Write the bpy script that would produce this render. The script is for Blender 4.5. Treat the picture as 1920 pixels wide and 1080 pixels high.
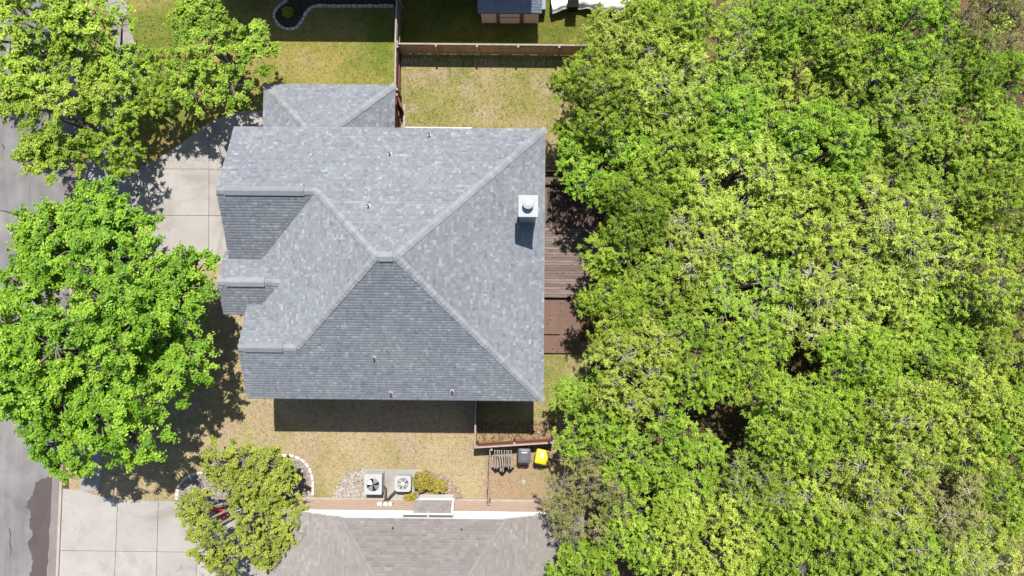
import bpy, math, random
import numpy as np
from mathutils import Vector, Matrix, Quaternion

random.seed(7)
for o in list(bpy.data.objects):
    bpy.data.objects.remove(o)
S = bpy.context.scene
COL = S.collection

# ------------------------------------------------------------------ camera
H, F = 42.0, 1429.0                       # flying height (m), focal length in 1920-px units
_v = Vector((968.28 - 960, -(595.35 - 540), -F)).normalized()
RC = Matrix.Rotation(.009, 3, 'Z') @ _v.rotation_difference(Vector((0, 0, -1))).to_matrix()
cam = bpy.data.cameras.new('camera')
cam.sensor_width = 36.0
cam.lens = 36.0 * F / 1920
cam.clip_end = 3000
camo = bpy.data.objects.new('camera', cam)
COL.objects.link(camo)
camo.matrix_world = Matrix.Translation((0, 0, H)) @ RC.to_4x4()
S.camera = camo

# ------------------------------------------------------------------ light
SUN = Vector((.066, .444, 1.0)).normalized()   # towards the sun
w = bpy.data.worlds.new('World')
S.world = w
w.use_nodes = True
nt = w.node_tree
sky = nt.nodes.new('ShaderNodeTexSky')
sky.sky_type = 'NISHITA'
sky.sun_disc = False
sky.sun_elevation = math.asin(SUN.z)
sky.sun_rotation = math.atan2(SUN.x, SUN.y)
bg = nt.nodes['Background']
bg.inputs['Strength'].default_value = .088
nt.links.new(sky.outputs[0], bg.inputs[0])
sl = bpy.data.lights.new('sun', 'SUN')
sl.energy = 4.4
sl.angle = math.radians(.53)
sl.color = (1, .955, .88)
so = bpy.data.objects.new('sun', sl)
COL.objects.link(so)
so.rotation_euler = SUN.to_track_quat('Z', 'Y').to_euler()
so.location = (0, 0, 60)
S.render.engine = 'CYCLES'
S.view_settings.view_transform = 'Standard'
S.view_settings.look = 'None'
S.view_settings.exposure = 1.25
S.view_settings.gamma = 1


def U(px, py, z=0.0):
    """ground plan position of something seen at that picture point and standing at height z"""
    d = RC @ Vector(((px - 960) / F, -(py - 540) / F, -1))
    k = (z - H) / d.z
    return (d.x * k, d.y * k)


def ZY(px, py, Y):
    d = RC @ Vector(((px - 960) / F, -(py - 540) / F, -1))
    return H + d.z * Y / d.y


# ------------------------------------------------------------------ materials
def lin(h):
    h = h.lstrip('#')
    c = [int(h[i:i + 2], 16) / 255 for i in (0, 2, 4)]
    return tuple(x / 12.92 if x <= .04045 else ((x + .055) / 1.055) ** 2.4 for x in c)


def K(c, k=.71):
    return tuple(x * k for x in c)


def new_mat(name):
    m = bpy.data.materials.new(name)
    m.use_nodes = True
    n = m.node_tree
    b = n.nodes['Principled BSDF']
    return m, n, b


def noise(n, scale, detail=4, rough=.6, vec=None, dist=0):
    t = n.nodes.new('ShaderNodeTexNoise')
    t.inputs['Scale'].default_value = scale
    t.inputs['Detail'].default_value = detail
    t.inputs['Roughness'].default_value = rough
    t.inputs['Distortion'].default_value = dist
    if vec is not None:
        n.links.new(vec, t.inputs['Vector'])
    return t.outputs['Fac']


def ramp(n, fac, stops):
    r = n.nodes.new('ShaderNodeValToRGB')
    el = r.color_ramp.elements
    el[0].position, el[0].color = stops[0][0], (*stops[0][1], 1)
    el[1].position, el[1].color = stops[-1][0], (*stops[-1][1], 1)
    for p, c in stops[1:-1]:
        e = el.new(p)
        e.color = (*c, 1)
    n.links.new(fac, r.inputs[0])
    return r.outputs[0]


def mix(n, a, b, fac, mode='MIX'):
    x = n.nodes.new('ShaderNodeMix')
    x.data_type = 'RGBA'
    x.blend_type = mode
    for sock, val in ((x.inputs[0], fac), (x.inputs[6], a), (x.inputs[7], b)):
        if isinstance(val, bpy.types.NodeSocket):
            n.links.new(val, sock)
        elif isinstance(val, (int, float)):
            sock.default_value = val
        else:
            sock.default_value = (*val, 1)
    return x.outputs[2]


def bump(n, b, fac, strength, dist=.02):
    u = n.nodes.new('ShaderNodeBump')
    u.inputs['Strength'].default_value = strength
    u.inputs['Distance'].default_value = dist
    n.links.new(fac, u.inputs['Height'])
    n.links.new(u.outputs[0], b.inputs['Normal'])


def pos(n):
    return n.nodes.new('ShaderNodeNewGeometry').outputs['Position']


def plain(name, c1, c2=None, scale=6, rough=.7, bmp=.2, metal=0, rnd=0.0, stretch=None, spec=.4):
    """two tones broken up by noise in world space, optionally varied from object to object"""
    m, n, b = new_mat(name)
    c2 = K(c2 or tuple(x * .8 for x in c1))
    c1 = K(c1)
    p = pos(n)
    if stretch:
        mp = n.nodes.new('ShaderNodeMapping')
        mp.inputs['Scale'].default_value = stretch
        n.links.new(p, mp.inputs[0])
        p = mp.outputs[0]
    f = noise(n, scale, 5, .65, p)
    c = ramp(n, f, [(.3, c2), (.7, c1)])
    if rnd:
        oi = n.nodes.new('ShaderNodeObjectInfo')
        hv = n.nodes.new('ShaderNodeHueSaturation')
        mr = n.nodes.new('ShaderNodeMapRange')
        mr.inputs[3].default_value = 1 - rnd
        mr.inputs[4].default_value = 1 + rnd
        n.links.new(oi.outputs['Random'], mr.inputs[0])
        n.links.new(mr.outputs[0], hv.inputs['Value'])
        n.links.new(c, hv.inputs['Color'])
        c = hv.outputs[0]
    n.links.new(c, b.inputs['Base Color'])
    b.inputs['Roughness'].default_value = rough
    b.inputs['Metallic'].default_value = metal
    b.inputs['Specular IOR Level'].default_value = spec
    if bmp:
        bump(n, b, noise(n, scale * 6, 4, .6, p), bmp)
    return m


def lawn_mat(name, straw, olive, green, bias=0.0, bare=None, barebias=0.0):
    m, n, b = new_mat(name)
    p = pos(n)
    straw, olive, green = K(straw), K(olive), K(green)
    bare = K(bare) if bare else None
    big = noise(n, .22, 3, .55, p, .6)
    mid = noise(n, 1.3, 5, .7, p)
    fine = noise(n, 16, 5, .75, p)
    tiny = noise(n, 55, 3, .7, p)
    ad = n.nodes.new('ShaderNodeMath'); ad.operation = 'MULTIPLY_ADD'
    n.links.new(mid, ad.inputs[0]); ad.inputs[1].default_value = .55
    n.links.new(big, ad.inputs[2])
    ad2 = n.nodes.new('ShaderNodeMath'); ad2.operation = 'ADD'
    n.links.new(ad.outputs[0], ad2.inputs[0]); ad2.inputs[1].default_value = bias - .27
    c = ramp(n, ad2.outputs[0], [(.32, straw), (.5, olive), (.68, green)])
    if bare:
        bf = noise(n, .45, 5, .7, p, .4)
        br = ramp(n, bf, [(.52 - barebias, (0, 0, 0)), (.68 - barebias, (1, 1, 1))])
        c = mix(n, c, bare, br)
    c = mix(n, c, ramp(n, noise(n, 4.5, 5, .7, p, .5), [(.3, (.70, .72, .66)), (.5, (1, 1, 1)), (.72, (1.14, 1.12, 1.1))]), .9, 'MULTIPLY')
    sp = ramp(n, fine, [(.28, (.42, .44, .40)), (.5, (1, 1, 1)), (.75, (1.45, 1.4, 1.25))])
    c = mix(n, c, sp, 1.0, 'MULTIPLY')
    sp2 = ramp(n, tiny, [(.3, (.6, .6, .6)), (.7, (1.3, 1.3, 1.3))])
    c = mix(n, c, sp2, .8, 'MULTIPLY')
    n.links.new(c, b.inputs['Base Color'])
    b.inputs['Roughness'].default_value = 1
    b.inputs['Specular IOR Level'].default_value = .1
    bump(n, b, fine, .9, .06)
    return m


def shingle_mat(name, stops, stain):
    m, n, b = new_mat(name)
    a = n.nodes.new('ShaderNodeAttribute'); a.attribute_name = 'tint'
    c = ramp(n, a.outputs['Fac'], [(q, K(v)) for q, v in stops])
    p = pos(n)
    s = ramp(n, noise(n, .35, 4, .6, p), [(.35, stain), (.65, (1.06, 1.06, 1.06))])
    c = mix(n, c, s, .8, 'MULTIPLY')
    g = ramp(n, noise(n, 70, 3, .8, p), [(.3, (.78, .78, .78)), (.7, (1.2, 1.2, 1.2))])
    c = mix(n, c, g, .8, 'MULTIPLY')
    n.links.new(c, b.inputs['Base Color'])
    b.inputs['Roughness'].default_value = .9
    b.inputs['Diffuse Roughness'].default_value = 1
    b.inputs['Specular IOR Level'].default_value = .25
    bump(n, b, noise(n, 90, 3, .7, p), .35, .01)
    return m


def leaf_mat(name, dark, midc, light, trans=.4, rnd=.14):
    m, n, b = new_mat(name)
    a = n.nodes.new('ShaderNodeAttribute'); a.attribute_name = 'tint'
    c = ramp(n, a.outputs['Fac'], [(.1, dark), (.5, midc), (.9, light)])
    oi = n.nodes.new('ShaderNodeObjectInfo')
    hv = n.nodes.new('ShaderNodeHueSaturation')
    mr = n.nodes.new('ShaderNodeMapRange')
    mr.inputs[3].default_value = 1 - rnd
    mr.inputs[4].default_value = 1 + rnd
    n.links.new(oi.outputs['Random'], mr.inputs[0])
    n.links.new(mr.outputs[0], hv.inputs['Value'])
    mr2 = n.nodes.new('ShaderNodeMapRange')
    mr2.inputs[3].default_value = .486
    mr2.inputs[4].default_value = .499
    n.links.new(oi.outputs['Random'], mr2.inputs[0])
    n.links.new(mr2.outputs[0], hv.inputs['Hue'])
    n.links.new(c, hv.inputs['Color'])
    n.links.new(hv.outputs[0], b.inputs['Base Color'])
    b.inputs['Roughness'].default_value = .5
    b.inputs['Specular IOR Level'].default_value = .35
    tr = n.nodes.new('ShaderNodeBsdfTranslucent')
    tc = mix(n, hv.outputs[0], (1.2, 1.25, .5), 1.0, 'MULTIPLY')
    n.links.new(tc, tr.inputs[0])
    ms = n.nodes.new('ShaderNodeMixShader')
    ms.inputs[0].default_value = trans
    n.links.new(b.outputs[0], ms.inputs[1])
    n.links.new(tr.outputs[0], ms.inputs[2])
    n.links.new(ms.outputs[0], n.nodes['Material Output'].inputs[0])
    return m


M = {}
M['soil'] = lawn_mat('woodland_floor', (.17, .105, .062), (.11, .075, .045), (.07, .075, .03))
M['lawn_front'] = lawn_mat('front_lawn', (.32, .26, .105), (.26, .23, .065), (.14, .175, .03), .03, (.27, .20, .11), -.04)
M['lawn_side'] = lawn_mat('side_lawn', (.375, .305, .185), (.33, .27, .145), (.24, .23, .085), -.05, (.35, .265, .185), .04)
M['lawn_back'] = lawn_mat('back_lawn', (.305, .255, .125), (.26, .232, .088), (.175, .19, .048), -.01, (.34, .27, .18), .03)
M['lawn_green'] = lawn_mat('green_lawn', (.20, .17, .045), (.125, .14, .027), (.08, .115, .02), .03, (.17, .115, .05), -.12)
M['dirt'] = lawn_mat('bare_dirt', (.33, .245, .165), (.30, .22, .145), (.29, .225, .13), 0)
M['mulch'] = plain('mulch', (.075, .05, .04), (.03, .022, .02), 14, 1, .8)
M['litter'] = leaf_mat('dry_leaves', (.064, .028, .016), (.125, .07, .038), (.2, .14, .085), .1)


def concrete_mat(name, a, b2, rnd=.05):
    m, n, b = new_mat(name)
    p = pos(n)
    c = ramp(n, noise(n, .9, 6, .65, p, .3), [(.25, K(b2)), (.6, K(a))])
    st = ramp(n, noise(n, .33, 4, .6, p, 1.2), [(.34, (.66, .62, .58)), (.5, (1, 1, 1))])
    c = mix(n, c, st, .6, 'MULTIPLY')
    sp = ramp(n, noise(n, 1.9, 3, .5, p, .4), [(.27, (.62, .58, .53)), (.36, (1, 1, 1))])
    c = mix(n, c, sp, .5, 'MULTIPLY')
    g = ramp(n, noise(n, 40, 4, .7, p), [(.3, (.88, .88, .88)), (.7, (1.08, 1.08, 1.08))])
    c = mix(n, c, g, 1, 'MULTIPLY')
    oi = n.nodes.new('ShaderNodeObjectInfo')
    hv = n.nodes.new('ShaderNodeHueSaturation')
    mr = n.nodes.new('ShaderNodeMapRange')
    mr.inputs[3].default_value = 1 - rnd
    mr.inputs[4].default_value = 1 + rnd
    n.links.new(oi.outputs['Random'], mr.inputs[0])
    n.links.new(mr.outputs[0], hv.inputs['Value'])
    n.links.new(c, hv.inputs['Color'])
    n.links.new(hv.outputs[0], b.inputs['Base Color'])
    b.inputs['Roughness'].default_value = .9
    b.inputs['Specular IOR Level'].default_value = .2
    bump(n, b, noise(n, 50, 4, .7, p), .15, .01)
    return m


M['concrete'] = concrete_mat('concrete', (.325, .305, .285), (.275, .26, .243))
M['walk'] = concrete_mat('walk_concrete', (.29, .27, .255), (.22, .205, .195), .1)
M['joint'] = plain('dark_joint', (.07, .065, .06), None, 5, 1, 0)  # dark base sheet that shows between the slabs
M['kerb'] = concrete_mat('kerb_concrete', (.34, .31, .275), (.26, .23, .20))
M['gutter'] = concrete_mat('gutter_concrete', (.20, .17, .16), (.15, .125, .12))


def asphalt_mat():
    m, n, b = new_mat('asphalt')
    p = pos(n)
    c = ramp(n, noise(n, .35, 5, .6, p, .8), [(.3, (.088, .083, .083)), (.65, (.148, .141, .141))])
    g = ramp(n, noise(n, 60, 4, .8, p), [(.3, (.75, .75, .75)), (.7, (1.2, 1.2, 1.2))])
    c = mix(n, c, g, 1, 'MULTIPLY')
    mp = n.nodes.new('ShaderNodeMapping'); mp.inputs['Scale'].default_value = (2.2, .25, 1)
    n.links.new(p, mp.inputs[0])
    st = ramp(n, noise(n, 1, 4, .6, mp.outputs[0]), [(.35, (.84, .83, .83)), (.6, (1.04, 1.04, 1.04))])
    c = mix(n, c, st, .8, 'MULTIPLY')
    n.links.new(c, b.inputs['Base Color'])
    b.inputs['Roughness'].default_value = .9
    b.inputs['Specular IOR Level'].default_value = .25
    bump(n, b, noise(n, 70, 4, .8, p), .3, .01)
    return m


M['asphalt'] = asphalt_mat()
M['wet'] = plain('old_patch', (.075, .055, .053), (.055, .04, .04), 1.2, .6, .15)
M['tar'] = plain('tar', (.06, .05, .05), None, 4, .6, .1)
GREY = [(.0, (.128, .140, .156)), (.3, (.162, .175, .193)), (.65, (.194, .208, .225)), (1, (.275, .288, .304))]
M['shingle'] = shingle_mat('blue_grey_shingles', GREY, (.93, .93, .97))
M['cap'] = plain('cap_shingles', (.225, .238, .246), (.18, .192, .202), 3, .9, .3, rnd=.12)
TAN = [(.0, (.165, .15, .142)), (.35, (.193, .176, .167)), (.7, (.216, .198, .188)), (1, (.262, .242, .231))]
M['shingle_tan'] = shingle_mat('weathered_tan_shingles', TAN, (.99, .975, .965))
M['cap_tan'] = plain('tan_cap_shingles', (.205, .188, .178), (.185, .17, .16), 3, .9, .25, rnd=.06)
M['deck_under'] = plain('roof_felt', (.09, .09, .1), None, 5, 1, 0)
M['fascia'] = plain('fascia_paint', (.34, .345, .35), (.30, .305, .31), 3, .6, .05)
M['white'] = plain('white_paint', (.78, .78, .77), (.70, .70, .69), 2, .6, .05)
M['wall'] = plain('stone_wall', (.42, .37, .31), (.32, .28, .24), 4, .85, .3)
M['metal_white'] = plain('galvanised', (.27, .295, .315), (.24, .265, .28), 2, .5, .02)
M['vent_white'] = plain('vent_white', (.42, .42, .41), None, 3, .5, 0)
M['black'] = plain('rubber_and_hole_black', (.012, .012, .012), None, 5, .9, 0, spec=.08)  # rubber parts; its flat black also paints the shaded hole in the tarpaulin
M['glass'] = plain('window_glass', (.08, .09, .10), (.05, .06, .07), 1, .08, 0)
M['screen'] = plain('window_screen', (.17, .17, .17), (.13, .13, .13), 3, .5, 0)
M['wood_tan'] = plain('cedar_boards', (.60, .37, .19), (.42, .25, .135), 3, .85, .4, rnd=.22, stretch=(8, 8, .8))
M['wood_grey'] = plain('weathered_boards', (.30, .255, .225), (.19, .155, .14), 3, .9, .4, rnd=.2, stretch=(8, 8, .8))
M['wood_red'] = plain('red_stained_boards', (.20, .065, .04), (.12, .04, .028), 3, .8, .3, rnd=.15, stretch=(6, 6, .8))
M['wood_top'] = plain('bleached_wood', (.36, .31, .27), (.24, .20, .18), 5, .9, .3, rnd=.15)
M['deck_y'] = plain('deck_boards', (.135, .09, .072), (.062, .043, .036), 2.5, .85, .4, rnd=.3, stretch=(9, .7, 1))
M['deck_x'] = plain('bleached_deck_boards', (.22, .165, .145), (.11, .08, .07), 2.5, .85, .4, rnd=.28, stretch=(.7, 9, 1))
M['brown'] = plain('brown_paint', (.135, .075, .052), (.10, .056, .041), 1.6, .75, .1)
M['brown_dark'] = plain('dark_stained_wood', (.075, .04, .032), (.04, .024, .02), 3, .8, .3, rnd=.2)
M['brick_a'] = plain('tan_brick', (.62, .46, .36), (.53, .385, .295), 5, .9, .3, rnd=.14)
M['mortar'] = plain('mortar', (.50, .40, .32), None, 8, 1, .2)
M['siding'] = plain('white_siding', (.80, .80, .79), (.74, .74, .73), 1.5, .55, .03)
M['bark'] = plain('grey_bark', (.235, .205, .18), (.12, .10, .085), 7, .95, .6, rnd=.1)
M['twig'] = plain('pale_twigs', (.22, .19, .155), (.13, .112, .09), 5, .9, 0, rnd=.12)
M['twig_pale'] = plain('bleached_twigs', (.46, .425, .37), (.31, .28, .24), 5, .9, 0, rnd=.1)
M['ac_grey'] = plain('ac_casing', (.33, .335, .335), (.29, .295, .295), 2, .45, .02, .2)
M['ac_white'] = plain('ac_cover', (.36, .37, .375), (.33, .335, .34), 2, .45, .02)
M['blade'] = plain('fan_blade', (.42, .43, .44), None, 3, .3, 0, .7)
M['dark_metal'] = plain('dark_grille', (.05, .052, .056), None, 4, .5, .1, .3)
M['insul'] = plain('pipe_insulation', (.045, .04, .038), (.09, .08, .075), 8, .8, .2)
M['cart_grey'] = plain('grey_plastic', (.085, .095, .105), (.065, .072, .08), 3, .45, .05)
M['cart_black'] = plain('black_plastic', (.018, .018, .019), None, 3, .5, .05)
M['cart_yellow'] = plain('yellow_plastic', (.62, .46, .012), (.55, .40, .01), 3, .4, .05)
M['sticker'] = plain('label_print', (.74, .74, .72), None, 3, .6, 0)
M['sticker_pink'] = plain('round_label_print', (.70, .58, .50), (.62, .50, .44), 20, .6, 0)
M['rail_metal'] = plain('pale_steel', (.52, .51, .49), (.42, .41, .4), 5, .5, .05)
M['red'] = plain('red_paint', (.85, .03, .04), (.7, .02, .03), 4, .45, .05)
M['pale_tube'] = plain('pink_tube', (.62, .42, .36), None, 4, .5, 0)
M['stone'] = plain('limestone', (.62, .58, .53), (.46, .43, .39), 6, .95, .5, rnd=.12)
M['pebble'] = leaf_mat('pebbles', (.10, .082, .07), (.165, .145, .128), (.25, .225, .205), 0)
M['gravelbase'] = plain('gravel_base', (.25, .21, .18), (.13, .11, .09), 18, 1, .8)
M['shed_roof'] = shingle_mat('slate_blue_shingles', [(0, (.17, .195, .235)), (.6, (.21, .235, .28)), (1, (.26, .285, .33))], (.95, .95, 1))
M['shed_wall'] = plain('beige_panels', (.66, .58, .52), (.6, .53, .47), 2, .75, .1)
M['shed_trim'] = plain('grey_trim', (.13, .10, .095), None, 4, .7, .1)
M['tarp'] = plain('white_tarp', (.85, .86, .88), (.76, .77, .80), 1.5, .45, .3)
M['teal'] = plain('teal_paint', (.02, .10, .12), None, 3, .5, .05)
M['green_cap'] = plain('green_plastic', (.12, .28, .22), None, 4, .5, 0)

LG = {
    'G': leaf_mat('leaf_bright_green', (.09, .185, .008), (.19, .345, .018), (.34, .49, .05)),
    'Y': leaf_mat('leaf_yellow_green', (.135, .205, .012), (.275, .385, .032), (.46, .54, .10)),
    'M': leaf_mat('leaf_mid_green', (.105, .195, .01), (.22, .36, .022), (.38, .50, .06)),
    'O': leaf_mat('leaf_olive', (.125, .14, .03), (.22, .235, .06), (.33, .32, .11)),
    'B': leaf_mat('leaf_big_tree', (.065, .155, .006), (.14, .285, .012), (.28, .42, .035), .42),
    'S': leaf_mat('leaf_yaupon', (.095, .14, .01), (.19, .25, .02), (.33, .37, .06), .32),
    'H': leaf_mat('leaf_gold_shrub', (.14, .125, .012), (.25, .225, .02), (.36, .32, .045), .3),
}

# ------------------------------------------------------------------ mesh helpers
class MB:
    def __init__(s):
        s.v, s.f = [], []

    def add(s, vs, fs):
        o = len(s.v)
        s.v += [tuple(v) for v in vs]
        s.f += [tuple(i + o for i in f) for f in fs]
        return s

    def box(s, x0, x1, y0, y1, z0, z1):
        return s.add([(x0, y0, z0), (x1, y0, z0), (x1, y1, z0), (x0, y1, z0), (x0, y0, z1), (x1, y0, z1), (x1, y1, z1), (x0, y1, z1)],
                     [(3, 2, 1, 0), (4, 5, 6, 7), (0, 1, 5, 4), (1, 2, 6, 5), (2, 3, 7, 6), (3, 0, 4, 7)])

    def prism(s, poly, z0, z1):
        """poly: list of (x, y), any turn; z0/z1 numbers or lists"""
        n = len(poly)
        a = sum(poly[i][0] * poly[(i + 1) % n][1] - poly[(i + 1) % n][0] * poly[i][1] for i in range(n))
        if a < 0:
            poly = poly[::-1]
            if isinstance(z1, list): z1 = z1[::-1]
            if isinstance(z0, list): z0 = z0[::-1]
        zz0 = z0 if isinstance(z0, list) else [z0] * n
        zz1 = z1 if isinstance(z1, list) else [z1] * n
        vs = [(p[0], p[1], z) for p, z in zip(poly, zz0)] + [(p[0], p[1], z) for p, z in zip(poly, zz1)]
        fs = [tuple(range(n - 1, -1, -1)), tuple(range(n, 2 * n))]
        fs += [(i, (i + 1) % n, n + (i + 1) % n, n + i) for i in range(n)]
        return s.add(vs, fs)

    def sheet(s, poly, z):
        n = len(poly)
        a = sum(poly[i][0] * poly[(i + 1) % n][1] - poly[(i + 1) % n][0] * poly[i][1] for i in range(n))
        if a < 0:
            poly = poly[::-1]
        return s.add([(p[0], p[1], z) for p in poly], [tuple(range(n))])

    def tube(s, pts, rads, k=6, cap=True):
        pts = [Vector(p) for p in pts]
        if not hasattr(rads, '__len__'):
            rads = [rads] * len(pts)
        o = len(s.v)
        ref = Vector((.31, .22, .92))
        for i, p in enumerate(pts):
            d = (pts[min(i + 1, len(pts) - 1)] - pts[max(i - 1, 0)]).normalized()
            a = d.cross(ref)
            if a.length < .1:
                a = d.cross(Vector((1, 0, 0)))
            a.normalize()
            b = d.cross(a)
            for j in range(k):
                t = 2 * math.pi * j / k
                s.v.append(tuple(p + (a * math.cos(t) + b * math.sin(t)) * rads[i]))
        for i in range(len(pts) - 1):
            for j in range(k):
                s.f.append((o + i * k + j, o + i * k + (j + 1) % k, o + (i + 1) * k + (j + 1) % k, o + (i + 1) * k + j))
        if cap:
            s.f.append(tuple(o + j for j in range(k - 1, -1, -1)))
            s.f.append(tuple(o + (len(pts) - 1) * k + j for j in range(k)))
        return s

    def cyl(s, x, y, z0, z1, r0, r1=None, k=20):
        return s.tube([(x, y, z0), (x, y, z1)], [r0, r0 if r1 is None else r1], k)

    def mesh(s, name, smooth=False):
        me = bpy.data.meshes.new(name)
        me.from_pydata(s.v, [], s.f)
        me.update()
        if smooth:
            for p in me.polygons:
                p.use_smooth = True
        return me


def origin(parent):
    while parent.parent:
        parent = parent.parent
    return parent.location


def put(name, me, mat, parent=None, kind=None, loc=None, rot=None, scale=None):
    o = bpy.data.objects.new(name, me)
    COL.objects.link(o)
    if me is not None and mat is not None and not me.materials:
        me.materials.append(mat)
    if parent:
        o.parent = parent
    if loc is not None: o.location = loc
    if rot is not None: o.rotation_euler = rot
    if scale is not None: o.scale = scale
    if kind: o['kind'] = kind
    return o


def obj(name, mb, mat, parent=None, kind=None, smooth=False, bevel=0):
    """mesh given in world coordinates; under a thing it is moved to that thing's base"""
    if parent:
        q = origin(parent)
        mb.v = [(a - q[0], b - q[1], c - q[2]) for a, b, c in mb.v]
    o = put(name, mb.mesh(name, smooth), mat, parent, kind)
    if bevel:
        md = o.modifiers.new('bevel', 'BEVEL')
        md.width = bevel
        md.segments = 2
        md.limit_method = 'ANGLE'
    return o


def tag(o, label, cat, group=None):
    o['label'] = label
    o['category'] = cat
    if group: o['group'] = group
    return o


def thing(name, label, cat, loc=(0, 0, 0), group=None):
    o = bpy.data.objects.new(name, None)
    COL.objects.link(o)
    o.empty_display_size = .3
    o.location = loc
    return tag(o, label, cat, group)


def np_mesh(name, V, Fq, tint=None):
    """fast mesh from arrays; Fq (n,3) or (n,4); tint per vertex"""
    me = bpy.data.meshes.new(name)
    k = Fq.shape[1]
    me.vertices.add(len(V)); me.vertices.foreach_set('co', V.astype(np.float32).ravel())
    me.loops.add(Fq.size); me.loops.foreach_set('vertex_index', Fq.astype(np.int32).ravel())
    me.polygons.add(len(Fq)); me.polygons.foreach_set('loop_start', np.arange(0, Fq.size, k, dtype=np.int32))
    me.update(calc_edges=True)
    if tint is not None:
        a = me.attributes.new('tint', 'FLOAT', 'POINT')
        a.data.foreach_set('value', tint.astype(np.float32))
    me.validate()
    return me


def clip_poly(poly, a, b, c):
    """keep a*x+b*y<=c"""
    out = []
    for i in range(len(poly)):
        p, q = poly[i], poly[(i + 1) % len(poly)]
        dp, dq = a * p[0] + b * p[1] - c, a * q[0] + b * q[1] - c
        if dp <= 0: out.append(p)
        if dp * dq < 0:
            t = dp / (dp - dq)
            out.append((p[0] + t * (q[0] - p[0]), p[1] + t * (q[1] - p[1])))
    return out


def area(poly):
    n = len(poly)
    return abs(sum(poly[i][0] * poly[(i + 1) % n][1] - poly[(i + 1) % n][0] * poly[i][1] for i in range(n))) / 2


def inside(poly, x, y):
    r = False
    for i in range(len(poly)):
        (x0, y0), (x1, y1) = poly[i], poly[i - 1]
        if (y0 > y) != (y1 > y) and x < (x1 - x0) * (y - y0) / (y1 - y0) + x0:
            r = not r
    return r


def PX(*pts, z=0.0):
    return [U(a, b, z) for a, b in pts]

# ------------------------------------------------------------------ ground, road, paths
KX = [(-24.92, -60), (-24.85, -14.3), (-24.80, -9.1), (-24.42, 8), (-24.15, 13), (-23.9, 18), (-23.0, 40), (-21, 75)]   # back of the kerb
far = 900
obj('terrain', MB().sheet([(-far, -far), (far, -far), (far, far), (-far, far)], -.32), M['soil'], kind='structure')
gp = [(x, y) for x, y in KX]
obj('ground', MB().sheet(gp + [(300, 75), (300, -60)], -.012), M['soil'], kind='structure')
obj('road', MB().sheet([(x - .62, y) for x, y in KX] + [(-36.5, 75), (-36.5, -60)], -.13), M['asphalt'], kind='structure')


def strip(line, prof):
    mb = MB()
    k = len(prof)
    for i, (x, y) in enumerate(line):
        for dx, z in prof:
            mb.v.append((x + dx, y, z))
    for i in range(len(line) - 1):
        for j in range(k - 1):
            mb.f.append((i * k + j, (i + 1) * k + j, (i + 1) * k + j + 1, i * k + j + 1))
    return mb


kl = []
for i in range(len(KX) - 1):
    for t in range(8):
        a, b = KX[i], KX[i + 1]
        kl.append((a[0] + (b[0] - a[0]) * t / 8, a[1] + (b[1] - a[1]) * t / 8))
obj('kerb', strip(kl, [(-.17, -.125), (-.155, .012), (-.13, .022), (.0, .022), (.0, -.1)]), M['kerb'], kind='structure')
obj('gutter', strip(kl, [(-.64, -.125), (-.17, -.115)]), M['gutter'], kind='structure')

LAWNS = {}


def lawn(name, mat, poly, z):
    LAWNS[name] = (poly, mat, z)
    obj(name, MB().sheet(poly, z), mat, kind='structure')


lawn('front_lawn', M['lawn_side'], PX((128, 860), (130, 480), (460, 480), (462, 690), (900, 690), (914, 842), (914, 945), (590, 939), (345, 942), (225, 938), (190, 932), (130, 918)), .0)
lawn('corner_lawn', M['lawn_front'], PX((168, -160), (742, -160), (748, 300), (480, 300), (350, 330), (152, 330)), .001)
lawn('back_lawn', M['lawn_back'], PX((752, 92), (1120, 92), (1120, 345), (752, 345)), .002)
lawn('neighbour_lawn', M['lawn_green'], PX((750, -170), (1300, -170), (1260, 92), (752, 92)), .0)
lawn('strip_lawn', M['lawn_back'], PX((892, 640), (1110, 640), (1110, 850), (892, 850)), .002)
lawn('bare_yard', M['dirt'], PX((910, 838), (1090, 838), (1110, 965), (910, 945)), .008)

# driveway slabs, cut from one outline by saw joints
def slabs(name, poly, cuts, mat, z0, z1, gap=.012):
    base = obj(name, MB().sheet(poly, z0 + .01), M['joint'], kind='structure')
    cells = [poly]
    for a, b, c in cuts:
        nx = []
        for q in cells:
            L = math.hypot(a, b)
            for s in (1, -1):
                r = clip_poly(q, s * a, s * b, s * c - gap * L)
                if len(r) > 2 and area(r) > .05: nx.append(r)
        cells = nx
    for q in cells:
        obj('slab', MB().prism(q, z0, z1), mat, base)
    return base


def line_px(p, q):
    (x0, y0), (x1, y1) = U(*p), U(*q)
    a, b = y1 - y0, -(x1 - x0)
    L = math.hypot(a, b)
    return a / L, b / L, (a * x0 + b * y0) / L


d1 = PX((560, 206), (490, 207), (462, 208.5), (435, 213), (410, 222), (385, 236), (350, 261), (318, 284), (285, 304), (258, 316), (238, 314), (215, 310))
d1 += [(-24.2, U(150, 300)[1]), (-24.4, U(150, 520)[1])] + PX((205, 505), (260, 496), (560, 496))
slabs('driveway', d1, [line_px((200, 316), (500, 318)), line_px((393, 150), (391, 600)), line_px((200, 403), (500, 405)), line_px((258, 200), (256, 600)), line_px((195, 200), (193, 600))], M['concrete'], -.03, .024)
d2 = [(-24.75, U(118, 916)[1])] + PX((150, 919), (172, 925), (190, 931), (225, 936), (290, 939), (345, 940), (520, 940), (520, 1300)) + [(-24.86, U(118, 1300)[1])]
slabs('driveway', d2, [line_px((222, 920), (215, 1085)), line_px((298, 920), (293, 1085)), line_px((118, 1032), (500, 1037)), line_px((372, 920), (368, 1085)), line_px((445, 920), (440, 1085)), line_px((118, 1135), (500, 1140))], M['concrete'], -.03, .026)

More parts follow.
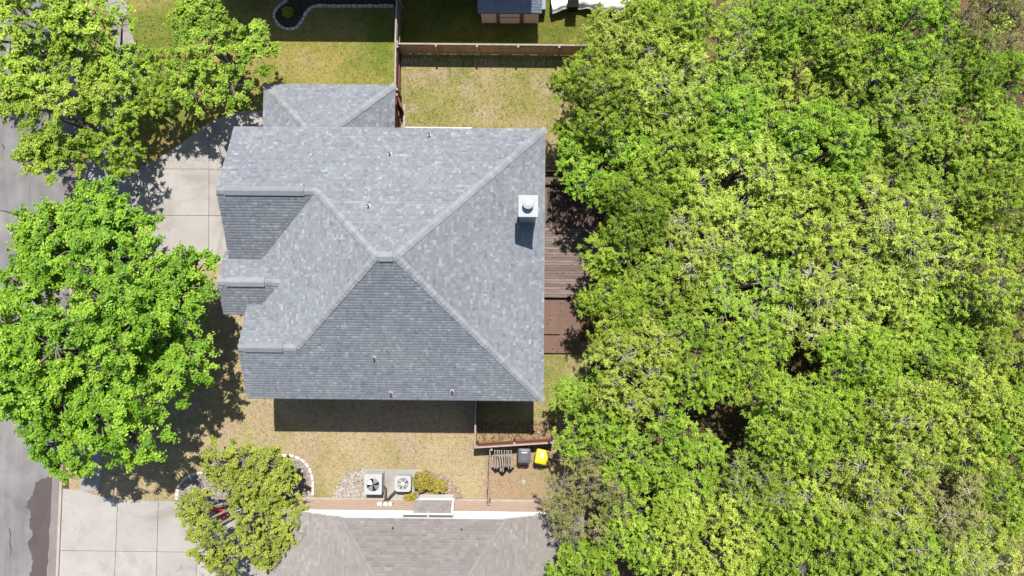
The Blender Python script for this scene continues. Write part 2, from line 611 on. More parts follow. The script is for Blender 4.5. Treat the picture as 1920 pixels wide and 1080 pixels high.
# pavement slabs
SWL = [U(169, 922), U(171, 870), U(176, 700), U(181, 560), U(185, 500)]
SWU = [U(190, 316), U(196, 270), U(205, 230), U(224, 185), U(240, 140), U(238, 110), U(228, 60), U(217, 5), U(206, -60), U(195, -140)]
sw = put('pavement', MB().sheet([(SWL[0][0] - .55, SWL[0][1]), (SWL[0][0] + .5, SWL[0][1]), (SWL[-1][0] + .5, SWL[-1][1]), (SWL[-1][0] - .55, SWL[-1][1])], .003).mesh('pavement'), M['joint'], kind='structure')
for L in (SWL, SWU):
    pts = []
    for i in range(len(L) - 1):
        a, b = Vector(L[i]), Vector(L[i + 1])
        n = max(1, round((b - a).length / 1.25))
        for t in range(n):
            pts.append(a + (b - a) * t / n)
    pts.append(Vector(L[-1]))
    nor = []
    for i in range(len(pts)):
        d = (pts[min(i + 1, len(pts) - 1)] - pts[max(i - 1, 0)]).normalized()
        nor.append(Vector((-d.y, d.x)) * .58)
    for i in range(len(pts) - 1):
        e = (pts[i + 1] - pts[i]).normalized() * .012
        q = [pts[i] + nor[i] + e, pts[i] - nor[i] + e, pts[i + 1] - nor[i + 1] - e, pts[i + 1] + nor[i + 1] - e]
        obj('slab', MB().prism([tuple(v) for v in q], -.03, .021 + random.uniform(-.003, .003)), M['walk'], sw)

# road marks: an old damp patch and tar-filled cracks
wp = [(94, 893), (78, 899), (66, 905), (62, 925), (52, 938), (50, 952), (58, 960), (55, 985), (62, 1000), (52, 1018), (58, 1040), (62, 1055), (56, 1075), (60, 1100), (86, 1100), (90, 1040), (93, 980), (97, 930), (100, 900)]
_r = random.Random(4)
wq = []
for i in range(len(wp)):
    a, b = wp[i], wp[(i + 1) % len(wp)]
    for t in range(5):
        wq.append((a[0] + (b[0] - a[0]) * t / 5 + _r.uniform(-1.6, 1.6), a[1] + (b[1] - a[1]) * t / 5 + _r.uniform(-1.6, 1.6)))
obj('road_patch', MB().sheet(PX(*wq, z=-.12), -.126), M['wet'], kind='structure')
for pl in ([(-6, 394), (10, 396), (22, 400), (31, 406), (37, 414)], [(17, 990), (20, 1003), (18, 1018), (21, 1030), (19, 1042)], [(3, 270), (9, 279), (6, 284)]):
    mb = MB()
    P2 = [U(a, b, -.12) for a, b in pl]
    for i, (x, y) in enumerate(P2):
        wd = .045 * (1 - .6 * abs(i / (len(P2) - 1) - .5))
        mb.v += [(x - wd * .7, y - wd, -.125), (x + wd * .7, y + wd, -.125)]
        if i: mb.f.append((2 * i - 2, 2 * i - 1, 2 * i + 1, 2 * i))
    obj('tar_seam', mb, M['tar'], kind='structure')

# ------------------------------------------------------------------ roofs
def env(solids, x, y, skip=None):
    best = -1
    for i, s in enumerate(solids):
        if i == skip: continue
        x0, x1, y0, y1 = s['fp']
        if x0 - 1e-6 <= x <= x1 + 1e-6 and y0 - 1e-6 <= y <= y1 + 1e-6:
            z = min(a * x + b * y + c for a, b, c in s['pl'])
            best = max(best, z)
    return best


def shingle_roof(solids, mat, parent, rng, expo=.143, wmin=.08, wmax=.23, keep=None, tile_t=.005):
    """courses of shingles on every roof plane, one joined mesh for each plane"""
    done = []
    for si, s in enumerate(solids):
        for pi, (a, b, c) in enumerate(s['pl']):
            if any(max(abs(a - d), abs(b - e), abs(c - f)) < 1e-4 for d, e, f in done): continue
            done.append((a, b, c))
            own = [q for q in solids if any(max(abs(a - d), abs(b - e), abs(c - f)) < 1e-4 for d, e, f in q['pl'])]
            x0, x1 = min(q['fp'][0] for q in own), max(q['fp'][1] for q in own)
            y0, y1 = min(q['fp'][2] for q in own), max(q['fp'][3] for q in own)
            m = math.hypot(a, b)
            up = (a / m, b / m)                      # upslope in plan
            al = (-up[1], up[0])                     # along the course
            cs = 1 / math.sqrt(1 + m * m)
            dv = expo * cs
            cor = [(x0, y0), (x1, y0), (x1, y1), (x0, y1)]
            vs = [p[0] * up[0] + p[1] * up[1] for p in cor]
            us = [p[0] * al[0] + p[1] * al[1] for p in cor]
            v0, v1, u0, u1 = min(vs), max(vs), min(us), max(us)

            def ok(u, v):
                x, y = u * al[0] + v * up[0], u * al[1] + v * up[1]
                z = a * x + b * y + c
                hit = False
                for q in own:
                    f0, f1, f2, f3 = q['fp']
                    if f0 - .03 <= x <= f1 + .03 and f2 - .03 <= y <= f3 + .03 and all(d * x + e * y + f > z - 1e-5 for d, e, f in q['pl']):
                        hit = True
                if not hit or env(solids, x, y) > z + 1e-5: return False
                return keep is None or keep(x, y)
            V, Q, T = [], [], []

            def quad(ua, ub, va, vb, t, tint):
                o = len(V)
                for (u, v, dz) in ((ua, va, t), (ub, va, t), (ub, vb, t * .25), (ua, vb, t * .25), (ua, va, -.01), (ub, va, -.01)):
                    x, y = u * al[0] + v * up[0], u * al[1] + v * up[1]
                    V.append((x, y, a * x + b * y + c + dz)); T.append(tint)
                # al x up orientation: u right, v up gives +z facing when (al, up) right handed
                Q.append((o, o + 1, o + 2, o + 3) if al[0] * up[1] - al[1] * up[0] > 0 else (o + 3, o + 2, o + 1, o))
                Q.append((o + 4, o + 5, o + 1, o) if al[0] * up[1] - al[1] * up[0] > 0 else (o, o + 1, o + 5, o + 4))
            v = v0
            row = 0
            drift = 0.5
            while v < v1:
                u = u0 - rng.uniform(0, wmax)
                while u < u1:
                    wd = rng.uniform(wmin, wmax) if rng.random() < .6 else rng.uniform(wmin, wmin * 1.5)
                    ua, ub, va, vb = u, u + wd, v, v + dv * 1.04
                    drift = .6 * drift + .4 * rng.random()
                    tint = min(1, max(0, .5 * rng.random() + .5 * drift + (.25 if rng.random() < .08 else 0) - (.2 if rng.random() < .12 else 0)))
                    t = tile_t * rng.uniform(.7, 1.5)
                    cc = [ok(ua + .004, va + .004), ok(ub - .004, va + .004), ok(ub - .004, vb - .004), ok(ua + .004, vb - .004)]
                    if all(cc):
                        quad(ua, ub, va, vb, t, tint)
                    elif any(cc):
                        n = max(2, int(wd / .03)); k = 4
                        for j in range(k):
                            run = None
                            for i in range(n + 1):
                                good = i < n and ok(ua + (i + .5) * wd / n, va + (j + .5) * (vb - va) / k)
                                if good and run is None: run = i
                                if not good and run is not None:
                                    quad(ua + run * wd / n, ua + i * wd / n, va + j * (vb - va) / k, va + (j + 1) * (vb - va) / k, t * .8, tint)
                                    run = None
                    u += wd
                v += dv
                row += 1
            if V:
                q = origin(parent)
                me = np_mesh('shingles', np.array(V) - np.array(q), np.array(Q), np.array(T))
                put('shingles', me, mat, parent, 'stuff')


def roof_deck(solids, parent, name, drop=.05, step=.11, thick=.14, mat=None):
    """closed sheathing under the shingles with its edge boards, sampled on the planes' own break lines"""
    xs, ys = set(), set()
    for s in solids:
        x0, x1, y0, y1 = s['fp']
        for t in np.arange(x0, x1 + 1e-6, step): xs.add(round(float(t), 3))
        for t in np.arange(y0, y1 + 1e-6, step): ys.add(round(float(t), 3))
        xs |= {round(x0, 3), round(x1, 3)}; ys |= {round(y0, 3), round(y1, 3)}
    xs, ys = sorted(xs), sorted(ys)
    mb = MB(); idx = {}

    def vert(x, y, z):
        key = (x, y, round(z, 3))
        if key not in idx:
            idx[key] = len(mb.v); mb.v.append((x, y, z))
        return idx[key]
    cells = {}
    for i in range(len(xs) - 1):
        for j in range(len(ys) - 1):
            if xs[i + 1] - xs[i] < 1e-4 or ys[j + 1] - ys[j] < 1e-4: continue
            if env(solids, (xs[i] + xs[i + 1]) / 2, (ys[j] + ys[j + 1]) / 2) > 0:
                cells[(i, j)] = 1
    hz = {}

    def h(i, j, ci, cj):
        e = 1e-3
        return env(solids, xs[i] + (e if ci >= i else -e), ys[j] + (e if cj >= j else -e)) - drop
    for (i, j) in cells:
        c = [(i, j), (i + 1, j), (i + 1, j + 1), (i, j + 1)]
        top = [vert(xs[p], ys[q], h(p, q, i, j)) for p, q in c]
        mb.f.append(tuple(top))
        bot = [vert(xs[p], ys[q], h(p, q, i, j) - thick) for p, q in c]
        mb.f.append(tuple(bot[::-1]))
        for (di, dj), (p, q) in (((0, -1), (0, 1)), ((1, 0), (1, 2)), ((0, 1), (2, 3)), ((-1, 0), (3, 0))):
            if (i + di, j + dj) not in cells:
                mb.f.append((bot[p], bot[q], top[q], top[p]))
    return obj(name, mb, mat or M['deck_under'], parent)


CAPME = None


def cap_mesh(slope, wd, ln, t=.03):
    """one folded cap piece, along +y, apex at z=0"""
    mb = MB()
    for y, dz in ((0, t), (ln, .004)):
        mb.v += [(-wd, y, -wd * slope + dz), (-wd * .12, y, -wd * .1 * slope + dz), (wd * .12, y, -wd * .1 * slope + dz), (wd, y, -wd * slope + dz)]
    mb.v += [(-wd, 0, -wd * slope - .012), (wd, 0, -wd * slope - .012)]
    mb.f += [(0, 1, 5, 4), (1, 2, 6, 5), (2, 3, 7, 6), (8, 9, 3, 2, 1, 0)]
    return mb.mesh('ridge_cap')


def caps(line, slope, parent, mat, wd=.13, expo=.21, lift=.02):
    a, b = Vector(line[0]), Vector(line[1])           # from low end to high end
    d = b - a
    L = d.length
    n = max(1, int(L / expo))
    me = cap_mesh(slope, wd, L / n * 1.08)
    me.materials.append(mat)
    q = Vector(origin(parent))
    yaw = math.atan2(d.y, d.x) - math.pi / 2
    pit = math.asin(d.z / L)
    rot = Matrix.Rotation(yaw, 3, 'Z') @ Matrix.Rotation(pit, 3, 'X')
    for i in range(n):
        p = a + d * i / n + Vector((random.uniform(-.008, .008), random.uniform(-.008, .008), lift + random.uniform(-.002, .004))) - q
        put('ridge_cap', me, None, parent, loc=p, rot=(rot @ Matrix.Rotation(random.uniform(-.03, .03), 3, 'Z')).to_euler())


rng = random.Random(11)
ZE, SL = 5.32, .587
XR, YT, YB, XPL = 1.33, 9.17, -4.0, -6.09
HD = (YT - YB) / 2
YP, ZP = (YT + YB) / 2, ZE + SL * HD
XPR, XL = XR - HD, XPL - HD
t1, t3 = 3.12, 4.08
g1y, g3y = YP + t1, YP - t3
g1h, g3h = YT - g1y, g3y - YB
g1z, g3z = ZE + SL * g1h, ZE + SL * g3h
g1x = U(406, 360, g1z)[0]
g3x = (U(464, 747, ZE)[0] + U(447, 655, g3z)[0]) / 2
g2e = U(418, 590, ZE)
g2h = 1.55
g2y = g2e[1] + g2h
g2z = ZE + SL * g2h
g2x = (U(410, 529, g2z)[0] + g2e[0]) / 2


def gable_x(yc, hw, z, x0, x1):
    return {'fp': (x0, x1, yc - hw, yc + hw), 'pl': [(0, -SL, z + SL * yc), (0, SL, z - SL * yc)]}


hip = {'fp': (XL, XR, YB, YT), 'pl': [(0, -SL, ZE + SL * YT), (0, SL, ZE - SL * YB), (-SL, 0, ZE + SL * XR), (SL, 0, ZE - SL * XL)]}
G1 = gable_x(g1y, g1h, g1z, g1x, XL + (g1z - ZE) / SL)
G3 = gable_x(g3y, g3h, g3z, g3x, XL + (g3z - ZE) / SL)
G2 = gable_x(g2y, g2h, g2z, g2x, XL + (g2z - ZE) / SL)
MAIN = [hip, G1, G2, G3]

house = thing('house', 'large two-storey house with blue-grey shingled hip roof in the middle of the picture', 'house', (-6.0, 2.6, 0))


def wallbox(mb, x0, x1, y0, y1, z0, z1):
    return mb.box(x0, x1, y0, y1, z0, z1)


oh = .42
wm = MB().box(XL + oh, XR - oh, YB + oh, YT - oh, 0, ZE - .12)
wall = obj('wall', wm, M['wall'], house)


def gable_wall(yc, hw, z, x0, xin):
    y0, y1, xa = yc - hw + oh, yc + hw - oh, x0 + .32
    mb = MB()
    prof = [(y0, 0), (y1, 0), (y1, ZE + SL * oh - .2), (yc, z - .2), (y0, ZE + SL * oh - .2)]
    mb.add([(xa, y, zz) for y, zz in prof] + [(xin, y, zz) for y, zz in prof],
           [(4, 3, 2, 1, 0), (5, 6, 7, 8, 9)] + [(i, (i + 1) % 5, 5 + (i + 1) % 5, 5 + i) for i in range(5)])
    return mb


obj('gable_wall', gable_wall(g1y, g1h, g1z, g1x, XL + .45), M['wall'], house)
obj('gable_wall', gable_wall(g2y, g2h, g2z, g2x, XL + .46), M['wall'], house)
obj('gable_wall', gable_wall(g3y, g3h, g3z, g3x, XL + .47), M['wall'], house)

# windows on the walls that face the garden, with frames and panes
def window(parent, face, c, z0, z1, wd, at, mats=('white', 'glass')):
    """face: 'x+','x-','y+','y-'; c = centre along the wall, at = wall plane"""
    s = 1 if face[1] == '+' else -1
    fr, pn = MB(), MB()

    def bx(mb, a0, a1, za, zb, d0, d1):
        lo, hi = sorted((at + s * d0, at + s * d1))
        if face[0] == 'x': mb.box(lo, hi, a0, a1, za, zb)
        else: mb.box(a0, a1, lo, hi, za, zb)
    t = .07
    bx(fr, c - wd / 2 - t, c - wd / 2, z0 - t, z1 + t, -.02, .05)
    bx(fr, c + wd / 2, c + wd / 2 + t, z0 - t, z1 + t, -.02, .05)
    bx(fr, c - wd / 2, c + wd / 2, z1, z1 + t, -.02, .05)
    bx(fr, c - wd / 2, c + wd / 2, z0 - t, z0, -.02, .07)
    bx(fr, c - .02, c + .02, z0, z1, -.02, .04)
    f = obj('window', fr, M[mats[0]], parent)
    bx(pn, c - wd / 2, c - .022, z0, z1, -.01, .012)
    bx(pn, c + .022, c + wd / 2, z0, z1, -.01, .012)
    obj('pane', pn, M[mats[1]], f)


for yy, z0, z1, wd in ((7.2, .5, 2.1, 1.5), (3.2, .12, 2.15, 1.9), (-1.9, .8, 2.0, 1.2), (6.8, 3.2, 4.4, 1.3), (1.2, 3.2, 4.4, 1.3), (-2, 3.2, 4.4, 1.3)):
    window(house, 'x+', yy, z0, z1, wd, XR - oh)
for xx in (-9.5, -5.5, -1.6):
    window(house, 'y-', xx, 3.2, 4.3, 1.0, YB + oh)
for xx in (-3.9, -1.2):
    window(house, 'y+', xx, .8, 2.1, 1.4, YT - oh)
window(house, 'x-', g1y, 3.2, 4.5, 1.5, g1x + .32)
window(house, 'x-', g3y, 3.2, 4.5, 1.4, g3x + .32)

roof = roof_deck(MAIN, house, 'roof', mat=M['fascia'])
shingle_roof(MAIN, M['shingle'], roof, rng)
hipslope = SL * math.sqrt(.5)
PKL, PKR = (XPL, YP, ZP), (XPR, YP, ZP)
for ln in (((XR, YT, ZE), PKR), ((XR, YB, ZE), PKR), ((XPL - t1, YP + t1, g1z), PKL), ((XPL - t3, YP - t3, g3z), PKL)):
    caps(ln, hipslope * .9, roof, M['cap'], wd=.17)
for ln in (((g1x, g1y, g1z), (XPL - t1, g1y, g1z)), ((g2x, g2y, g2z), (XL + (g2z - ZE) / SL, g2y, g2z)), ((g3x, g3y, g3z), (XPL - t3, g3y, g3z)), (PKL, PKR)):
    caps(ln, SL * .95, roof, M['cap'], wd=.17)


def ridge_vent(xa, xb, y, z):
    """raised vent strip lying along the ridge"""
    mb = MB()
    wd, sl, h = .22, SL * .85, .085
    pr = [(-wd, -wd * sl - .02), (-wd, -wd * sl + h), (-.03, h + .012), (.03, h + .012), (wd, -wd * sl + h), (wd, -wd * sl - .02)]
    mb.add([(xa, y + a, z + b) for a, b in pr] + [(xb, y + a, z + b) for a, b in pr],
           [(5, 4, 3, 2, 1, 0), (6, 7, 8, 9, 10, 11)] + [(i, i + 1, 7 + i, 6 + i) for i in range(5)])
    obj('ridge_vent', mb, M['cap'], roof)


ridge_vent(U(420, 360, g1z)[0], U(570, 360, g1z)[0], g1y, g1z)
ridge_vent(U(424, 530, g2z)[0], U(496, 530, g2z)[0], g2y, g2z)
ridge_vent(U(458, 655, g3z)[0], U(530, 655, g3z)[0], g3y, g3z)
ridge_vent(XPL + .12, XPR - .12, YP, ZP)


def roof_pipe(px, py, solids, parent, style='pipe', mats=('vent_white', 'black'), k=1.0):
    z = 6
    for _ in range(12):
        x, y = U(px, py, z)
        z = env(solids, x, y) + .05
    g = .085
    fl = MB()
    pts = [(x - g, y - g * .8), (x + g, y - g * .8), (x + g, y + g), (x - g, y + g)]
    fl.prism(pts, [env(solids, *p) + .012 for p in pts], [env(solids, *p) + .03 for p in pts])
    f = obj('vent_flashing', fl, M[mats[0]], parent)
    pp = MB().cyl(x, y, z - .1, z + .30 * k, .042, .038, 12)
    obj('vent_pipe', pp, M[mats[0]], f)
    obj('pipe_mouth', MB().cyl(x, y, z + .302 * k, z + .306 * k, .034, .034, 10), M['black'], f)


for p in ((731, 288), (805, 253), (691, 386), (702, 671), (733, 737), (848, 733)):
    roof_pipe(p[0], p[1], MAIN, roof)

# garage wing
ZG = 2.8
gx1, gx2, gyT = -13.281, -6.422, 12.053
gyB = YT - oh + .0
GAR = [{'fp': (gx1, gx2, gyB, gyT), 'pl': [(0, -SL, ZG + SL * gyT), (-SL, 0, ZG + SL * gx2), (SL, 0, ZG - SL * gx1)]}]
obj('garage_wall', MB().box(gx1 + .35, gx2 - .35, YT - oh - .02, gyT - .35, 0, ZG - .1), M['wall'], house)
groof = roof_deck(GAR, house, 'garage_roof', mat=M['fascia'])
shingle_roof(GAR, M['shingle'], groof, rng)
gd = (gx2 - gx1) / 2
gl = gyT - gyB
for sgn, gx in ((1, gx1), (-1, gx2)):
    caps(((gx, gyT, ZG), (gx + sgn * gl, gyB, ZG + SL * gl)), hipslope * .9, groof, M['cap'], wd=.16)
obj('garage_door', MB().box(gx1 + .30, gx1 + .34, gyT - 2.6 - .45, gyT - .6, .05, 2.15), M['white'], house)
# white gutter under the upper edge of the roof
obj('gutter', MB().box(U(760, 243, ZE)[0], U(885, 243, ZE)[0], YT + .005, YT + .05, ZE - .14, ZE - .05), M['white'], house)

# chimney: boxed shaft, sheet-metal top and round cap
chx, chy = .50, 4.97
cz = 8.35
ch = obj('chimney', MB().box(chx - .40, chx + .36, chy - .46, chy + .40, 5.2, cz), M['ac_grey'], house)
obj('chimney_top', MB().box(chx - .46, chx + .42, chy - .52, chy + .46, cz - .02, cz + .06), M['metal_white'], ch, bevel=.01)
obj('flue', MB().cyl(chx - .03, chy + .03, cz + .06, cz + .36, .15, .15, 24), M['metal_white'], ch, smooth=False)
obj('flue_cap', MB().cyl(chx - .03, chy + .03, cz + .36, cz + .44, .25, .24, 28).cyl(chx - .03, chy + .03, cz + .44, cz + .50, .24, .10, 28), M['vent_white'], ch)

# ------------------------------------------------------------------ neighbouring house at the bottom
NY = U(700, 937)[1]
SN, SC = .42, .30
xA_, xB_ = U(640, 968, 3.7)[0], U(950, 973, 3.85)[0]
nxc, zc, zlo = (xA_ + xB_) / 2, 3.92, 2.25
hfl = (xB_ - xA_) / 2
nhw = hfl + (zc - zlo) / SN
nfy = NY + .05
nx0, nx1 = nxc - nhw, nxc + nhw
zr = zlo + SN * nhw
NB = [{'fp': (nx0, nx1, nfy - 13, nfy), 'pl': [(-SN, 0, zlo + SN * nx1), (SN, 0, zlo - SN * nx0), (0, -SC, zc + SC * nfy)]}]
nb = thing('neighbouring_house', 'tan brick house with white upper siding and weathered tan roof at the bottom edge', 'house', (nxc, NY - 6, 0))
wx0, wx1 = nx0 + .5, nx1 - .5
ZB = 2.36
obj('wall', MB().box(wx0, wx1, NY - 12.4, NY, 0, ZB), M['mortar'], nb)
# upper gable wall in lapped white boards
zlap = ZB
prof = lambda z: (max(wx0, nx0 + (z - zlo + .2) / SN), min(wx1, nx1 - (z - zlo + .2) / SN))
sw_ = obj('gable_wall', MB().add([(wx0, NY - .03, ZB), (wx1, NY - .03, ZB), (prof(zc - .2)[1], NY - .03, zc - .18), (prof(zc - .2)[0], NY - .03, zc - .18),
                                  (wx0, NY - .2, ZB), (wx1, NY - .2, ZB), (prof(zc - .2)[1], NY - .2, zc - .18), (prof(zc - .2)[0], NY - .2, zc - .18)],
                                 [(0, 1, 2, 3)[::-1], (4, 5, 6, 7), (0, 1, 5, 4), (1, 2, 6, 5), (2, 3, 7, 6), (3, 0, 4, 7)]), M['siding'], nb)
wA, wB = U(757, 970, 3.3)[0], U(849, 972, 3.3)[0]
WZ0, WZ1 = 2.98, 3.68
while zlap < zc - .2:
    z2 = min(zlap + .2, zc - .18)
    xa, xb = prof(max(z2 - .05, 2.6))
    segs = [(xa, xb)]
    if z2 > WZ0 and zlap < WZ1: segs = [(xa, wA - .06), (wB + .06, xb)]
    for xa, xb in segs:
        obj('siding_board', MB().add([(xa, NY + .012, zlap), (xb, NY + .012, zlap), (xb, NY - .012, z2), (xa, NY - .012, z2), (xa, NY - .05, zlap), (xb, NY - .05, zlap), (xb, NY - .05, z2), (xa, NY - .05, z2)],
                                     [(3, 2, 1, 0), (4, 5, 6, 7), (0, 1, 5, 4), (1, 2, 6, 5), (2, 3, 7, 6), (3, 0, 4, 7)]), M['siding'], sw_)
    zlap = z2
# brick courses, one brick mesh shared
BRL, BRH = .29, .095
brick_n = 0
far_b = MB()
bme = MB().box(0, BRL - .012, -.06, 0, 0, BRH - .012).mesh('brick'); bme.materials.append(M['brick_a'])
rb = random.Random(5)
zz = .12; row = 0
while zz < ZB - .05:
    x = wx0 - (BRL / 2 if row % 2 else 0)
    while x < wx1:
        a, b_ = max(x, wx0), min(x + BRL - .012, wx1)
        if b_ - a > .04:
            p = rb.uniform(.012, .02)
            far_b.box(a, b_, NY - .02, NY + p, zz, min(zz + BRH - .012, ZB - .002))
        x += BRL
    zz += BRH; row += 1
obj('brickwork', far_b, M['brick_a'], nb, 'stuff')
obj('foundation', MB().box(wx0 - .05, wx1 + .3, NY - .1, NY + .12, -.02, .10), M['kerb'], nb)
obj('trim_board', MB().box(wx0, wx1, NY, NY + .035, ZB + .001, ZB + .10), M['white'], nb)
wi = MB()
for a, b_, c, d in ((wA - .06, wA, WZ0 - .06, WZ1), (wB, wB + .06, WZ0 - .06, WZ1), ((wA + wB) / 2 - .05, (wA + wB) / 2 + .05, WZ0, WZ1), (wA, wB, WZ0 - .06, WZ0)):
    wi.box(a, b_, NY - .035, NY + .03, c, d)
wo = obj('window', wi, M['white'], nb)
for a, b_ in ((wA, (wA + wB) / 2 - .052), ((wA + wB) / 2 + .052, wB)):
    obj('pane', MB().box(a, b_, NY - .034, NY - .012, WZ0, WZ1), M['screen'], wo)
nroof = roof_deck(NB, nb, 'roof', mat=M['white'], thick=.17)
shingle_roof(NB, M['shingle_tan'], nroof, rng, wmin=.14, wmax=.42, keep=lambda x, y: y > NY - 6.5, tile_t=.008)
for sgn in (1, -1):
    ex = nxc + sgn * hfl
    L = (zr - zc) / SC
    caps(((ex, nfy, zc), (nxc, nfy - L, zr)), .22, nroof, M['cap_tan'], wd=.10)
for p in ((737, 988), (866, 990)):
    roof_pipe(p[0], p[1], NB, nroof, mats=('cap_tan', 'black'), k=.7)
# bay with a small lean-to roof
bx0, bx1 = U(777, 950, 2.4)[0], U(847, 950, 2.4)[0]
bd = .52
bw = obj('bay_wall', MB().box(bx0 + .05, bx1 - .06, NY + .002, NY + bd - .12, .3, 2.0), M['siding'], nb)
BAY = [{'fp': (bx0, bx1, NY + .03, NY + bd), 'pl': [(0, -1.15, 2.08 + 1.15 * (NY + bd))]}]
br_ = roof_deck(BAY, nb, 'bay_roof', mat=M['white'], thick=.12, step=.5)
shingle_roof(BAY, M['shingle_tan'], br_, rng, expo=.13)
obj('bay_trim', MB().box(bx0 + .25, bx1 + .10, NY + bd + .005, NY + bd + .09, 1.96, 2.10), M['white'], br_)
xr_ = bx1
obj('bay_trim', MB().add([(xr_, NY + .03, 2.55), (xr_ + .09, NY + .03, 2.55), (xr_ + .09, NY + bd, 1.96), (xr_, NY + bd, 1.96), (xr_, NY + .03, 2.74), (xr_ + .09, NY + .03, 2.74), (xr_ + .09, NY + bd, 2.13), (xr_, NY + bd, 2.13)],
                         [(3, 2, 1, 0), (4, 5, 6, 7), (0, 1, 5, 4), (1, 2, 6, 5), (2, 3, 7, 6), (3, 0, 4, 7)]), M['white'], br_)
# meter boxes on the wall
for px_, wd in ((712, .26), (723, .22), (732, .20)):
    x = U(px_, 944, 1.2)[0]
    obj('meter_box', MB().box(x - wd / 2, x + wd / 2, NY + .02, NY + .15, .95, 1.3), M['white'], nb, bevel=.015)

# house beyond the top edge, whose shadow lies over the lawn
sy = U(650, 79)[1] + .444 * 5.2
sx1 = U(990, 60)[0] + .066 * 5.2
sx0 = U(405, 40)[0]
TB = [{'fp': (sx0, sx1, sy, sy + 11), 'pl': [(0, .5, 5.2 - .5 * sy), (0, -.5, 5.2 + .5 * (sy + 11)), (.5, 0, 5.2 - .5 * sx0), (-.5, 0, 5.2 + .5 * sx1)]}]
tb = thing('neighbouring_house', 'house beyond the top edge whose shadow falls across the lawn', 'house', ((sx0 + sx1) / 2, sy + 5, 0))
obj('wall', MB().box(sx0 + .4, sx1 - .4, sy + .4, sy + 10.6, 0, 5.05), M['wall'], tb)
tr_ = roof_deck(TB, tb, 'roof', mat=M['cap_tan'], step=.5, drop=0)
for xx in (sx0 + 3, sx0 + 8, sx1 - 3):
    window(tb, 'y-', xx, .9, 2.1, 1.3, sy + .4)
    window(tb, 'y-', xx, 3.3, 4.4, 1.2, sy + .4)

# ------------------------------------------------------------------ fences
PICK = {}


def fence(name, label, a, b, h, mats, side=1, posts=True, cap=False, gap=.006, pw=.14, group=None, skip=None, nrail=2, lean=0):
    """pickets one by one from a to b; rails and posts on the given side"""
    a, b = Vector((*a, 0)), Vector((*b, 0))
    d = b - a
    L = d.length
    d.normalize()
    nrm = Vector((-d.y, d.x, 0)) * side
    ang = math.atan2(d.y, d.x)
    root = thing(name, label, 'fence', (a.x, a.y, 0), group)
    key = (round(h, 2), pw)
    if key not in PICK:
        PICK[key] = MB().add([(0, -.009, .04), (pw - gap, -.009, .04), (pw - gap, -.009, h - .04), (pw - gap - .03, -.009, h), (.03, -.009, h), (0, -.009, h - .04),
                              (0, .009, .04), (pw - gap, .009, .04), (pw - gap, .009, h - .04), (pw - gap - .03, .009, h), (.03, .009, h), (0, .009, h - .04)],
                             [(5, 4, 3, 2, 1, 0)[::-1], (6, 7, 8, 9, 10, 11)[::-1]] + [(i, (i + 1) % 6, 6 + (i + 1) % 6, 6 + i) for i in range(6)]).mesh('picket')
    base = PICK[key].copy()
    base.materials.append(mats[0])
    n = int(L / pw)
    rr = random.Random(hash(name) % 100 + int(L * 10))
    for i in range(n):
        p = d * (i * pw)
        put('picket', base, None, root, loc=(p.x, p.y, rr.uniform(-.018, .012)), rot=(rr.uniform(-.012, .012), 0, ang + rr.uniform(-.015, .015)))

    def bar(x0, x1, o0, o1, z0, z1, nm, m):
        c = [d * x0 + nrm * o0, d * x1 + nrm * o0, d * x1 + nrm * o1, d * x0 + nrm * o1]
        mb = MB().prism([(v.x + a.x, v.y + a.y) for v in c], z0, z1)
        return obj(nm, mb, m, root)
    rz = (.3, h - .32) if nrail == 2 else (.25, h / 2, h - .28)
    for z in rz:
        bar(0, L, .0125, .055, z, z + .09, 'rail', mats[1])
    if posts:
        k = max(1, round(L / 2.4))
        for i in range(k + 1):
            x = min(max(L * i / k, .05), L - .05)
            po = bar(x - .045, x + .045, .058, .148, 0, h + .02, 'post', mats[1])
            c = d * x + nrm * .103
            obj('post_cap', MB().prism([(a.x + c.x + sx * .052, a.y + c.y + sy_ * .052) for sx, sy_ in ((-1, -1), (1, -1), (1, 1), (-1, 1))], h + .021, h + .05), M['wood_top'], po)
    if cap:
        bar(0, L, -.035, .045, h + .0, h + .03, 'top_board', M['wood_top'])
    return root


fh = 1.56
wt, wg, wr = M['wood_tan'], M['wood_grey'], M['wood_red']
fA0, fA1 = U(749, 100.5), U(1120, 104)
fence('wooden_fence', 'tan cedar picket fence running across the top of the fenced back yard', fA0, fA1, fh, (wt, wt), side=-1, cap=True)
fBx = U(742, 60, fh)[0]
fence('wooden_fence', 'weathered picket fence dividing the two shaded yards at the top edge', (fBx - .02, fA0[1] + .05), (fBx + .12, fA0[1] + 7.5), fh, (wg, wg), side=-1, cap=True)
fence('wooden_fence', 'short weathered fence between the corner lawn and the back yard', (fBx, U(746, 185)[1]), (fBx, fA0[1] - .12), fh, (wg, wr), side=-1, cap=True)
fence('wooden_fence', 'red-brown fence beside the garage roof edge', (fBx + .02, YT - .2), (fBx, U(746, 190)[1] - .02), fh * .96, (wr, wr), side=-1, cap=False)
# gate left ajar
gt = thing('gate', 'narrow dark red gate standing ajar at the garage corner', 'gate', (fBx + .06, U(746, 190)[1], 0))
for i in range(5):
    ang = -math.radians(72)
    p = Vector((math.cos(ang), math.sin(ang), 0)) * (i * .14)
    put('picket', MB().box(0, .13, -.009, .009, .06, 1.45).mesh('picket'), wr, gt, loc=p, rot=(0, 0, ang))
for z in (.3, 1.1):
    put('rail', MB().box(0, .7, .0105, .05, z, z + .09).mesh('rail'), wr, gt, rot=(0, 0, ang))
obj('edging_strip', MB().box(fBx + .22, fBx + .36, YT - .4, U(752, 195)[1], -.02, .06), M['kerb'], kind='structure')

